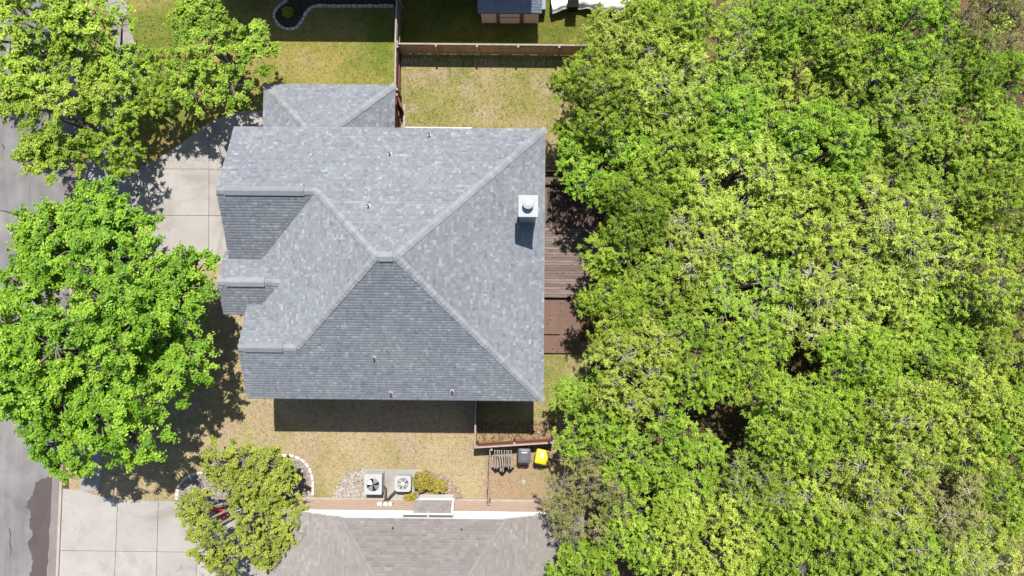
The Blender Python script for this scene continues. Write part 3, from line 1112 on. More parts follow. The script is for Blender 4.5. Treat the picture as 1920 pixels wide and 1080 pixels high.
fc = U(890, 839, 1.55)
fce = U(1040, 829.5, 1.55)
hC = 1.5
fence('wooden_fence', 'short red-stained fence from the house corner down to the dirt yard', (fc[0], fc[1] + .02), (fc[0] + .04, YB + oh - .05), hC, (wr, wr), side=-1, cap=True)
fence('wooden_fence', 'red-stained fence with pale top behind the two wheeled bins', (fc[0] - .02, fc[1] - .02), (fce[0], fce[1] - .02), hC, (wr, wr), side=1, cap=True)
# old open gate run between the yards
fo = U(918, 843, 1.3)
fe = U(914, 944, 1.1)
fence('wooden_gate', 'narrow weathered grey gate fence running down to the tan brick wall', (fe[0], NY + .08), (fo[0], fc[1] - .1), 1.25, (wg, wg), side=-1, posts=True, cap=False)['category'] = 'gate'

# ------------------------------------------------------------------ deck, platform, bench
dx0, dx1 = XR - oh + .02, U(1118, 450, .5)[0]
dyT, dyM, dyB = U(1040, 346, .5)[1], U(1040, 430, .5)[1], U(1040, 557, .5)[1]
dk = thing('deck', 'raised brown wooden deck beside the house under the trees', 'deck', ((dx0 + dx1) / 2, dyB, 0))
bw_ = .145
m1 = MB().box(0, bw_ - .014, 0, dyT - dyM - .01, 0, .03).mesh('board'); m1.materials.append(M['deck_y'])
m2 = MB().box(0, dx1 - dx0, 0, bw_ - .016, 0, .03).mesh('board'); m2.materials.append(M['deck_x'])
q = dk.location
x = dx0
while x < dx1:
    put('board', m1, None, dk, loc=(x - q.x, dyM + .01 - q.y, .47 + random.uniform(-.004, .004)))
    x += bw_
y = dyB
while y < dyM - bw_ * .5:
    put('board', m2, None, dk, loc=(dx0 - q.x, y - q.y, .47 + random.uniform(-.006, .006)), rot=(0, random.uniform(-.002, .002), 0))
    y += bw_
fm = MB()
for yy in np.linspace(dyB + .05, dyT - .05, 8):
    fm.box(dx0, dx1 - .02, yy - .02, yy + .02, .25, .465)
obj('joists', fm, M['brown_dark'], dk)
obj('skirt', MB().box(dx0, dx1, dyB - .03, dyB - .004, .05, .49), M['brown_dark'], dk)
for xx in (dx0 + .1, dx1 - .1):
    for yy in (dyB + .12, dyM, dyT - .12):
        obj('leg', MB().box(xx - .05, xx + .05, yy - .05, yy + .05, 0, .25), M['brown_dark'], dk)

pf = thing('platform', 'low brown painted platform and step below the wooden deck', 'platform', (2.4, U(1040, 610)[1], 0))
py0, py1 = U(1040, 662, .2)[1], dyB - .035
pxr = U(1088, 610, .2)[0]
pym = U(1040, 627, .25)[1]
pxm = U(1050, 600, .3)[0]
obj('panel', MB().box(dx0, pxr, py0, pym - .006, .0, .20), M['brown'], pf, bevel=.006)
yq = U(1040, 591, .25)[1]
obj('panel', MB().box(pxm + .006, pxr, pym, yq - .005, .0, .205), M['brown'], pf, bevel=.006)
obj('panel', MB().box(dx0, pxr, yq, py1, .0, .215), M['brown'], pf, bevel=.006)
obj('step', MB().box(dx0, pxm, pym + .01, yq - .005, .0, .36), M['brown'], pf, bevel=.008)

bn = thing('bench', 'dark slatted bench at the upper end of the wooden deck', 'bench', ((dx0 + dx1) / 2, dyT, 0))
byT = U(1040, 322, 1.0)[1]
for i in range(3):
    obj('seat_slat', MB().box(dx0 + .1, dx1 - .6, dyT + .02 + i * .15, dyT + .15 + i * .15, .90, .935), M['deck_y'], bn)
for i in range(3):
    obj('back_slat', MB().box(dx0 + .1, dx1 - .6, dyT + .50 + i * .03, dyT + .53 + i * .03, 1.0 + i * .15, 1.13 + i * .15), M['brown_dark'], bn)
for xx in (dx0 + .3, (dx0 + dx1) / 2, dx1 - .9):
    obj('leg', MB().box(xx - .05, xx + .05, dyT + .05, dyT + .48, 0, .90), M['brown_dark'], bn)

# ------------------------------------------------------------------ air conditioners
padA, padB = U(683, 878), U(791, 912)
pd = [U(681, 879), U(793, 879), U(788, 912), U(760, 935), U(683, 935)]
tag(obj('concrete_pad', MB().prism(pd, -.02, .07), M['concrete'], bevel=.01), 'pale concrete pad carrying the two air conditioners', 'pad')


def rounded(cx, cy, w, d, r, k=5):
    pts = []
    for sx, sy_, a0 in ((1, 1, 0), (-1, 1, 90), (-1, -1, 180), (1, -1, 270)):
        for i in range(k + 1):
            t = math.radians(a0 + 90 * i / k)
            pts.append((cx + sx * (w / 2 - r) + r * math.cos(t), cy + sy_ * (d / 2 - r) + r * math.sin(t)))
    return pts


def ring(mb, cx, cy, z, outer, r, k):
    """flat plate between an outline and a round hole"""
    n = len(outer)
    hole = []
    for p in outer:
        a = math.atan2(p[1] - cy, p[0] - cx)
        hole.append((cx + r * math.cos(a), cy + r * math.sin(a)))
    o = len(mb.v)
    mb.v += [(p[0], p[1], z) for p in outer] + [(p[0], p[1], z) for p in hole] + [(p[0], p[1], z - .12) for p in hole]
    for i in range(n):
        j = (i + 1) % n
        mb.f.append((o + i, o + j, o + n + j, o + n + i))
        mb.f.append((o + n + i, o + n + j, o + 2 * n + j, o + 2 * n + i))
    return mb


def dense(poly, k=4):
    out = []
    for i in range(len(poly)):
        a, b = poly[i], poly[(i + 1) % len(poly)]
        for t in range(k):
            out.append((a[0] + (b[0] - a[0]) * t / k, a[1] + (b[1] - a[1]) * t / k))
    return out


a1 = U(699.5, 908, .98)
A = thing('air_conditioner', 'square grey air conditioner with an open four-blade fan, on the left of the pad', 'air conditioner', (a1[0], a1[1], .07))
w1, d1_ = .90, 1.06
zA = .98
obj('casing', MB().prism(rounded(a1[0], a1[1], w1, d1_, .03, 2), .07, zA - .10), M['ac_grey'], A)
lv = MB()
for i in range(9):
    z = .18 + i * .075
    lv.prism(rounded(a1[0], a1[1], w1 + .02, d1_ + .02, .03, 2), z, z + .03)
obj('louvres', lv, M['ac_grey'], A)
tp = MB()
fcx, fcy = a1[0] - .01, a1[1] - .04
outl = dense(rounded(a1[0], a1[1], w1 + .03, d1_ + .03, .04, 3), 4)
ring(tp, fcx, fcy, zA, outl, .345, 0)
o0 = len(tp.v); n0 = len(outl)
tp.v += [(p[0], p[1], zA) for p in outl] + [(p[0], p[1], zA - .10) for p in outl]
tp.f += [(o0 + n0 + i, o0 + n0 + (i + 1) % n0, o0 + (i + 1) % n0, o0 + i) for i in range(n0)]
obj('top_cover', tp, M['ac_white'], A)
obj('fan_well', MB().cyl(fcx, fcy, zA - .098, zA - .09, .344, .344, 28), M['black'], A)
fan = obj('fan', MB().cyl(fcx, fcy, zA - .09, zA - .02, .07, .06, 16), M['dark_metal'], A)
for i in range(4):
    mb = MB()
    a0 = math.radians(90 * i + 20)
    for j in range(6):
        for r, zt in ((.06, .0), (.20, .0), (.325, .0)):
            aa = a0 + math.radians(58) * j / 5 + (r - .06) * .9
            mb.v.append((fcx + r * math.cos(aa), fcy + r * math.sin(aa), zA - .085 + .055 * j / 5))
    for j in range(5):
        for k in range(2):
            mb.f.append((j * 3 + k, j * 3 + k + 1, j * 3 + k + 4, j * 3 + k + 3))
    obj('blade', mb, M['blade'], fan)

a2 = U(755.5, 907, .82)
B2 = thing('air_conditioner', 'smaller white-topped air conditioner with a spoked round grille, near the shrubs', 'air conditioner', (a2[0], a2[1], .07))
zB = .84
obj('casing', MB().prism(rounded(a2[0], a2[1], .80, .80, .13, 5), .07, zB - .08), M['cart_grey'], B2)
lv = MB()
for i in range(8):
    z = .14 + i * .075
    lv.prism(rounded(a2[0], a2[1], .83, .83, .14, 5), z, z + .028)
obj('louvres', lv, M['ac_grey'], B2)
tp = MB()
outl = dense(rounded(a2[0], a2[1], .85, .85, .15, 5), 2)
ring(tp, a2[0], a2[1], zB, outl, .315, 0)
o0 = len(tp.v); n0 = len(outl)
tp.v += [(p[0], p[1], zB) for p in outl] + [(p[0], p[1], zB - .09) for p in outl]
tp.f += [(o0 + n0 + i, o0 + n0 + (i + 1) % n0, o0 + (i + 1) % n0, o0 + i) for i in range(n0)]
obj('top_cover', tp, M['ac_white'], B2)
obj('fan_well', MB().cyl(a2[0], a2[1], zB - .075, zB - .07, .314, .314, 28), M['ac_grey'], B2)
gr = obj('grille', MB().cyl(a2[0], a2[1], zB - .01, zB + .015, .075, .07, 16), M['white'], B2)
for i in range(8):
    t = math.radians(45 * i)
    obj('spoke', MB().tube([(a2[0] + .06 * math.cos(t), a2[1] + .06 * math.sin(t), zB), (a2[0] + .33 * math.cos(t), a2[1] + .33 * math.sin(t), zB + .002)], .010, 5), M['white'], gr)
rg = MB()
for r in (.13, .18, .23, .28):
    rg.tube([(a2[0] + r * math.cos(t * math.pi / 14), a2[1] + r * math.sin(t * math.pi / 14), zB - .004) for t in range(29)], .005, 4, False)
obj('grille_rings', rg, M['ac_white'], gr)
for i in range(5):
    mb = MB()
    a0 = math.radians(72 * i)
    for j in range(5):
        for r in (.05, .18, .295):
            aa = a0 + math.radians(38) * j / 4
            mb.v.append((a2[0] + r * math.cos(aa), a2[1] + r * math.sin(aa), zB - .068 + .04 * j / 4))
    for j in range(4):
        for k in range(2):
            mb.f.append((j * 3 + k, j * 3 + k + 1, j * 3 + k + 4, j * 3 + k + 3))
    obj('blade', mb, M['dark_metal'], gr)

hx = U(727, 941)[0]
for nm, src, lb in (('left', (a1[0] + .46, a1[1] - .2), 'dark insulated pipe from the open-fan air conditioner to the brick wall'), ('right', (a2[0] - .34, a2[1] - .36), 'dark insulated pipe from the white-topped air conditioner to the brick wall')):
    s = 1 if nm == 'right' else -1
    tag(obj('coolant_pipe', MB().tube([(*src, .42), (src[0] - s * .12, src[1] - .12, .40), (hx + s * .06, NY + .16, .5), (hx + s * .05, NY + .12, .95)], [.05, .052, .05, .04], 8), M['insul'], smooth=True), lb, 'pipe')

# ------------------------------------------------------------------ wheeled bins
def cart(label, px, py, rot, lidm, bodym, kind):
    x, y = U(px, py, 1.05)
    t = thing('wheeled_bin', label, 'bin', (x, y, .008), 'wheeled bins by the red fence')
    t.rotation_euler.z = rot
    loc = []
    def lp(name, mb, mat, parent=t, bevel=0, smooth=False):
        o = put(name, mb.mesh(name, smooth), mat, parent)
        if bevel:
            md = o.modifiers.new('bevel', 'BEVEL'); md.width = bevel; md.segments = 3; md.limit_method = 'ANGLE'
        return o
    body = MB().add([(-.24, -.26, .06), (.24, -.26, .06), (.24, .24, .06), (-.24, .24, .06), (-.31, -.36, .98), (.31, -.36, .98), (.31, .32, .98), (-.31, .32, .98)],
                    [(3, 2, 1, 0), (4, 5, 6, 7), (0, 1, 5, 4), (1, 2, 6, 5), (2, 3, 7, 6), (3, 0, 4, 7)])
    lp('body', body, bodym, bevel=.03)
    lp('rim', MB().prism(rounded(0, -.02, .66, .72, .06, 3), .96, .985), bodym)
    # domed lid in stepped rings
    lid = MB()
    o = 0
    lev = [(.67, .78, .98), (.68, .79, 1.01), (.62, .72, 1.045), (.40, .48, 1.065)]
    k = len(rounded(0, 0, 1, 1, .1, 4))
    for wd, dp, z in lev:
        lid.v += [(a, b, z) for a, b in rounded(0, -.02, wd, dp, .10, 4)]
    for i in range(len(lev) - 1):
        for j in range(k):
            lid.f.append((i * k + j, i * k + (j + 1) % k, (i + 1) * k + (j + 1) % k, (i + 1) * k + j))
    lid.f.append(tuple((len(lev) - 1) * k + j for j in range(k)))
    L = lp('lid', lid, lidm, smooth=False)
    for sx in (-1, 1):
        put('wheel', MB().tube([(sx * .27, -.33, .12), (sx * .33, -.33, .12)], .12, 16).mesh('wheel'), M['black'], t)
        lp('hinge', MB().box(sx * .2 - .05, sx * .2 + .05, -.45, -.39, .93, 1.0), bodym)
    lp('handle', MB().tube([(-.26, -.40, .95), (-.26, -.47, .96), (.26, -.47, .96), (.26, -.40, .95)], .018, 8), bodym)
    if kind == 'bar':
        lp('lid_label', MB().box(-.15, .15, .13, .17, 1.066, 1.069), M['sticker'], L)
    else:
        lp('lid_label', MB().cyl(0, .08, 1.066, 1.069, .125, .125, 24), M['sticker_pink'], L)
    for sx in (-1, 1):
        lp('lid_rib', MB().box(sx * .16 - .012, sx * .16 + .012, -.30, .0, 1.05, 1.07), lidm, L)
    return t


cart('dark grey wheeled bin with a white strip on its lid, by the red fence', 983, 854, math.radians(-1), M['cart_grey'], M['cart_black'], 'bar')
cart('wheeled bin with a bright yellow lid and round pale label, nearest the trees', 1016, 856, math.radians(-11), M['cart_yellow'], M['cart_black'], 'round')

# four rail pairs leaning on the fence, dark pointed foot on the ground
names = ['leftmost', 'second from left', 'second from right', 'rightmost']
for i, (pxa, pya, pxb, pyb) in enumerate([(930, 846, 929.5, 879), (938, 846, 941.5, 884.5), (948, 846, 948, 876), (956, 846, 955.5, 879)]):
    x0, y0 = U(pxa, pya, 1.25)
    y0 = fc[1] - .20 - i * .005
    x1, y1 = U(pxb, pyb, .12)
    r = thing('rail_pair', f'{names[i]} of four pale steel rail pairs leaning on the red fence', 'rails', (x1, y1, .008), 'steel rails leaning on the fence')
    for s in (-.065, .065):
        obj('rail', MB().tube([(x1 + s, y1, .10), (x0 + s, y0, 1.22)], .028, 6), M['rail_metal'], r)
    obj('foot', MB().prism([(x1 - .27, y1 + .05), (x1 + .27, y1 + .05), (x1 + .05, y1 - .22), (x1 - .05, y1 - .22)], .03, .10), M['black'], r)

for px_, py_, lb in ((982, 903, 'small round green cap set in the bare dirt yard'), (661, 899, 'small green valve cap in the pebble bed left of the pad')):
    x, y = U(px_, py_)
    c = thing('valve_cap', lb, 'cap', (x, y, 0))
    obj('rim', MB().cyl(x, y, -.02, .035, .10, .095, 16), M['stone'], c)
    obj('lid', MB().cyl(x, y, .03, .045, .075, .07, 16), M['green_cap'], c)

# red garden chair under the small tree
cx, cy = U(417, 962, .4)
rc = thing('garden_chair', 'red garden chair half hidden under the small tree by the driveway', 'chair', (cx, cy, .02))
rot = Matrix.Rotation(math.radians(35), 4, 'Z')
def cl(name, mb, mat, par=rc):
    mb.v = [tuple(rot @ Vector(v)) for v in mb.v]
    return put(name, mb.mesh(name), mat, par)
cl('seat', MB().box(-.26, .26, -.25, .25, .42, .45), M['red'])
cl('backrest', MB().add([(-.26, .22, .45), (.26, .22, .45), (.24, .50, .95), (-.24, .50, .95), (-.26, .25, .45), (.26, .25, .45), (.24, .53, .95), (-.24, .53, .95)],
                        [(3, 2, 1, 0)[::-1], (4, 5, 6, 7)[::-1], (0, 1, 5, 4), (1, 2, 6, 5), (2, 3, 7, 6), (3, 0, 4, 7)]), M['red'])
for s in (-1, 1):
    cl('armrest', MB().tube([(s * .30, .36, .70), (s * .31, .1, .68), (s * .31, -.26, .66), (s * .30, -.28, .4)], .02, 6), M['pale_tube'])
    for t in (-1, 1):
        cl('leg', MB().tube([(s * .25, t * .22, .43), (s * .28, t * .27, 0)], .018, 6), M['pale_tube'])

# ------------------------------------------------------------------ planting beds, edging stones, pebbles
bedT = PX((541, 0), (528, 10), (519, 18), (514, 30), (518, 40), (528, 50), (538, 54), (548, 54), (557, 50), (564, 42), (571, 32), (577, 22), (586, 14), (600, 11), (742, 11), (742, -90), (541, -90))
obj('flower_bed', MB().sheet(bedT, .012), M['mulch'], kind='structure')


def edging(name, label, pts, size, group=None):
    t = thing(name, label, 'edging', (*U(*pts[0]), 0))
    q = t.location
    r = random.Random(len(pts))
    P2 = [Vector(U(*p)) for p in pts]
    seq = []
    for i in range(len(P2) - 1):
        a, b = P2[i], P2[i + 1]
        n = max(1, round((b - a).length / size))
        for k in range(n):
            seq.append((a + (b - a) * (k + .5) / n, (b - a).length / n, math.atan2(b.y - a.y, b.x - a.x)))
    for c, ln, an in seq:
        l, wd, h = ln / 2 - .008, .075 * r.uniform(.85, 1.25), .12 * r.uniform(.8, 1.25)
        j = lambda: r.uniform(-.012, .012)
        mb = MB().add([(-l + j(), -wd + j(), -.05), (l + j(), -wd + j(), -.05), (l + j(), wd + j(), -.05), (-l + j(), wd + j(), -.05),
                       (-l * .9 + j(), -wd * .85 + j(), h), (l * .9 + j(), -wd * .85 + j(), h + j()), (l * .9 + j(), wd * .85 + j(), h + j()), (-l * .9 + j(), wd * .85 + j(), h)],
                      [(3, 2, 1, 0), (4, 5, 6, 7), (0, 1, 5, 4), (1, 2, 6, 5), (2, 3, 7, 6), (3, 0, 4, 7)])
        put('stone', mb.mesh('stone'), M['stone'], t, loc=(c.x - q.x, c.y - q.y, 0), rot=(0, 0, an))


edging('stone_edging', 'pale stone edging looping round the dark bed at the top edge', [(540, 1), (529, 9), (521, 15), (515.5, 23), (514, 31), (517, 38), (521, 45), (527, 51), (535, 55), (545, 55.5), (554, 53.5), (561, 47.5), (566.5, 40.5), (571, 32), (576, 23), (582.5, 15.5), (593, 12), (605, 11.5), (622, 12), (640, 12), (660, 12), (680, 12), (700, 12), (720, 12), (738, 11.5)], .30)
bed1 = PX((332, 939), (334, 918), (342, 902), (356, 892), (372, 887), (395, 886), (420, 875), (470, 862), (530, 853), (552, 855), (570, 864), (582, 880), (588, 905), (590, 937))
obj('pebble_bed', MB().sheet(bed1, .012), M['gravelbase'], kind='structure')
edging('stone_edging', 'white stone edging curving round the right side of the small tree bed', [(528, 854), (540, 853), (553, 855), (564, 860), (573, 867), (580, 876), (584, 887), (587, 900), (588, 914), (587, 928)], .27)
edging('stone_edging', 'pale stone edging round the left end of the pebble bed by the driveway', [(332, 937), (333, 922), (338, 908), (347, 897), (360, 889.5), (374, 886.5), (392, 886)], .27)
bed2 = PX((622, 937), (628, 922), (636, 908), (648, 894), (662, 884), (682, 878), (682, 937))
obj('pebble_bed', MB().sheet(bed2, .014), M['gravelbase'], kind='structure')
bed3 = PX((745, 937), (752, 925), (792, 900), (802, 884), (838, 892), (868, 930), (870, 938))
obj('mulch_bed', MB().sheet(bed3, .014), lawn_mat('bark_chip', (.38, .25, .16), (.30, .19, .11), (.2, .15, .07)), kind='structure')


def scatter(poly, n, rs):
    xs = [p[0] for p in poly]; ys = [p[1] for p in poly]
    out = []
    while len(out) < n:
        x, y = rs.uniform(min(xs), max(xs)), rs.uniform(min(ys), max(ys))
        if inside(poly, x, y): out.append((x, y))
    return np.array(out)


def pebbles(name, poly, n, label, mn=.018, mx=.05, seed=3, z=.014, mat='pebble'):
    rs = np.random.RandomState(seed)
    P2 = scatter(poly, n, random.Random(seed))
    base = np.array([(1, 0, 0), (0, 1, 0), (-1, 0, 0), (0, -1, 0), (0, 0, .8), (.7, .7, .35), (-.7, .7, .35), (-.7, -.7, .35), (.7, -.7, .35)])
    f = np.array([(0, 5, 4), (5, 1, 4), (1, 6, 4), (6, 2, 4), (2, 7, 4), (7, 3, 4), (3, 8, 4), (8, 0, 4)])
    s = rs.uniform(mn, mx, (n, 1, 1)) * rs.uniform(.7, 1.3, (n, 1, 3))
    a = rs.uniform(0, 6.28, n)
    V = base[None] * s
    c, s2 = np.cos(a)[:, None], np.sin(a)[:, None]
    X = V[..., 0] * c - V[..., 1] * s2 + P2[:, 0:1]
    Y = V[..., 0] * s2 + V[..., 1] * c + P2[:, 1:2]
    V = np.stack([X, Y, V[..., 2] + z - .004], -1).reshape(-1, 3)
    Q = (f[None] + (np.arange(n) * 9)[:, None, None]).reshape(-1, 3)
    o = put(name, np_mesh(name, V, Q, np.repeat(rs.rand(n), 9)), M[mat], kind='stuff')
    tag(o, label, 'pebbles')


pebbles('pebbles', bed1, 5200, 'pale pebbles covering the bed under the small tree', .025, .065)
pebbles('pebbles', bed2, 1500, 'pale pebbles left of the air conditioner pad', .025, .07, 4)
pebbles('pebbles', bed3, 500, 'scattered stones round the golden shrubs', .02, .06, 5)

# ------------------------------------------------------------------ shed and clutter beyond the top fence
shx0, shx1 = U(905, 44)[0], U(1008, 44)[0]
shy = U(955, 44)[1]
sh = thing('garden_shed', 'beige garden shed with a slate-blue roof at the top edge', 'shed', ((shx0 + shx1) / 2, shy + 1.2, 0))
obj('wall', MB().box(shx0, shx1, shy, shy + 2.4, .05, 2.0), M['shed_wall'], sh)
W_ = shx1 - shx0
for a, b_ in ((.255, .315), (.675, .745)):
    obj('trim_board', MB().box(shx0 + W_ * a, shx0 + W_ * b_, shy - .03, shy - .003, .08, 1.98), M['shed_trim'], sh)
dr = obj('door', MB().box(shx0 + W_ * .33, shx0 + W_ * .66, shy - .035, shy - .005, .1, 1.85), M['shed_wall'], sh)
obj('door_rail', MB().box(shx0 + W_ * .33, shx0 + W_ * .66, shy - .05, shy - .038, .92, .98), M['shed_trim'], dr)
obj('corner_board', MB().box(shx0 - .03, shx0 + .08, shy - .025, shy - .004, .05, 1.98), M['shed_wall'], sh)
obj('corner_board', MB().box(shx1 - .08, shx1 + .03, shy - .025, shy - .004, .05, 1.98), M['shed_wall'], sh)
SHR = [{'fp': (shx0 - .15, shx1 + .15, shy - .22, shy + 2.6), 'pl': [(0, .45, 2.0 - .45 * (shy - .22)), (0, -.45, 2.0 + .45 * (shy + 2.6))]}]
shr = roof_deck(SHR, sh, 'roof', mat=M['shed_trim'], thick=.08)
shingle_roof(SHR, M['shed_roof'], shr, rng)

# white tarpaulin draped over low frames
tp_px = [(1033, 8), (1036, 22), (1048, 18), (1062, 13), (1078, 10), (1095, 11), (1112, 13), (1130, 16), (1150, 19), (1170, 18), (1182, 8), (1192, -12), (1190, -60), (1034, -60)]
rs = random.Random(2)
tpoly = [U(a, b, .9) for a, b in tp_px]
mb = MB()
minx, maxx = min(p[0] for p in tpoly), max(p[0] for p in tpoly)
miny, maxy = min(p[1] for p in tpoly), max(p[1] for p in tpoly)
nxg, nyg = 60, 36
def edge_y(x):
    ys = []
    for i in range(len(tpoly)):
        (x0, y0), (x1, y1) = tpoly[i], tpoly[(i + 1) % len(tpoly)]
        if (x0 - x) * (x1 - x) <= 0 and x0 != x1:
            ys.append(y0 + (y1 - y0) * (x - x0) / (x1 - x0))
    return min(ys), max(ys)
for i in range(nxg + 1):
    x = minx + .02 + (maxx - minx - .04) * i / nxg
    lo, hi = edge_y(x)
    for j in range(nyg + 1):
        y = lo + (hi - lo) * j / nyg
        zt = .9 + .10 * math.sin(x * 3.1 + y * 1.7) * math.sin(y * 2.3 - x) + .05 * math.sin(x * 9 + y * 4) + .03 * math.sin(y * 13 - x * 5) - .35 * math.exp(-((y - lo) / .12) ** 2)
        mb.v.append((x, y, zt))
for i in range(nxg):
    for j in range(nyg):
        k = i * (nyg + 1) + j
        mb.f.append((k, k + nyg + 1, k + nyg + 2, k + 1))
tr = tag(obj('tarpaulin', mb, M['tarp']), 'crumpled white tarpaulin spread beyond the top fence near the trees', 'tarpaulin')
md = tr.modifiers.new('t', 'SOLIDIFY'); md.thickness = .015
bx, by = U(1075, 6, 1.3)
bt = thing('tarp_hole_box', 'black box added for the dark hole in the white tarpaulin at the top edge', 'box', (bx, by, .5))  # black box added in place of a shaded hole in the tarpaulin
obj('body', MB().box(bx - .28, bx + .28, by - .2, by + .35, .6, 1.25), M['black'], bt, bevel=.02)
obj('lid', MB().box(bx - .30, bx + .30, by - .22, by + .37, 1.252, 1.30), M['black'], bt, bevel=.01)
bx, by = U(1017, 8, .9)
lt = thing('storage_bin', 'dark teal storage bin between the shed and the tarpaulin', 'bin', (bx, by, 0))
obj('body', MB().box(bx - .22, bx + .17, by - .25, by + 1.6, 0, .82), M['teal'], lt, bevel=.02)
obj('lid', MB().box(bx - .24, bx + .19, by - .27, by + 1.62, .822, .87), M['teal'], lt, bevel=.015)

# ------------------------------------------------------------------ trees
def leaves_np(C, N, size, asp, rs, flat=.55, up=1.7, tint=None, droop=0.0):
    """C (n,3) leaf centres; folded rhombic leaves of two triangles each"""
    n = len(C)
    nor = rs.normal(0, 1, (n, 3)) * .55 + N * .35 + np.array([0, 0, up])
    nor /= np.linalg.norm(nor, axis=1, keepdims=True)
    d = rs.normal(0, 1, (n, 3)) + N * .6
    d[:, 2] -= droop
    d -= nor * (d * nor).sum(1, keepdims=True)
    d /= np.linalg.norm(d, axis=1, keepdims=True) + 1e-9
    s = np.cross(nor, d)
    L = size * rs.uniform(.65, 1.35, (n, 1))
    W = L * asp * rs.uniform(.8, 1.2, (n, 1))
    fold = nor * W * rs.uniform(.1, .5, (n, 1))
    V = np.stack([C - d * L * .5, C + s * W * .5 + fold, C + d * L * .5, C - s * W * .5 + fold], 1).reshape(-1, 3)
    b = np.arange(n)[:, None] * 4
    Q = np.concatenate([b + np.array([[0, 1, 2]]), b + np.array([[0, 2, 3]])], 0)
    T = np.repeat(tint if tint is not None else rs.rand(n), 4)
    return V, Q, T


def tubes_np(segs, k=4):
    """segs (n,8): p0 xyz, p1 xyz, r0, r1"""
    S_ = np.array(segs)
    p0, p1, r0, r1 = S_[:, 0:3], S_[:, 3:6], S_[:, 6:7], S_[:, 7:8]
    d = p1 - p0
    d /= np.linalg.norm(d, axis=1, keepdims=True) + 1e-9
    a = np.cross(d, np.array([.31, .22, .92])); a /= np.linalg.norm(a, axis=1, keepdims=True) + 1e-9
    b = np.cross(d, a)
    V = []
    for r, p in ((r0, p0), (r1, p1)):
        for j in range(k):
            t = 2 * math.pi * j / k
            V.append(p + (a * math.cos(t) + b * math.sin(t)) * r)
    V = np.stack(V, 1).reshape(-1, 3)
    base = (np.arange(len(S_)) * 2 * k)[:, None]
    Q = np.concatenate([base + np.array([[j, (j + 1) % k, k + (j + 1) % k, k + j]]) for j in range(k)], 0)
    return V, Q


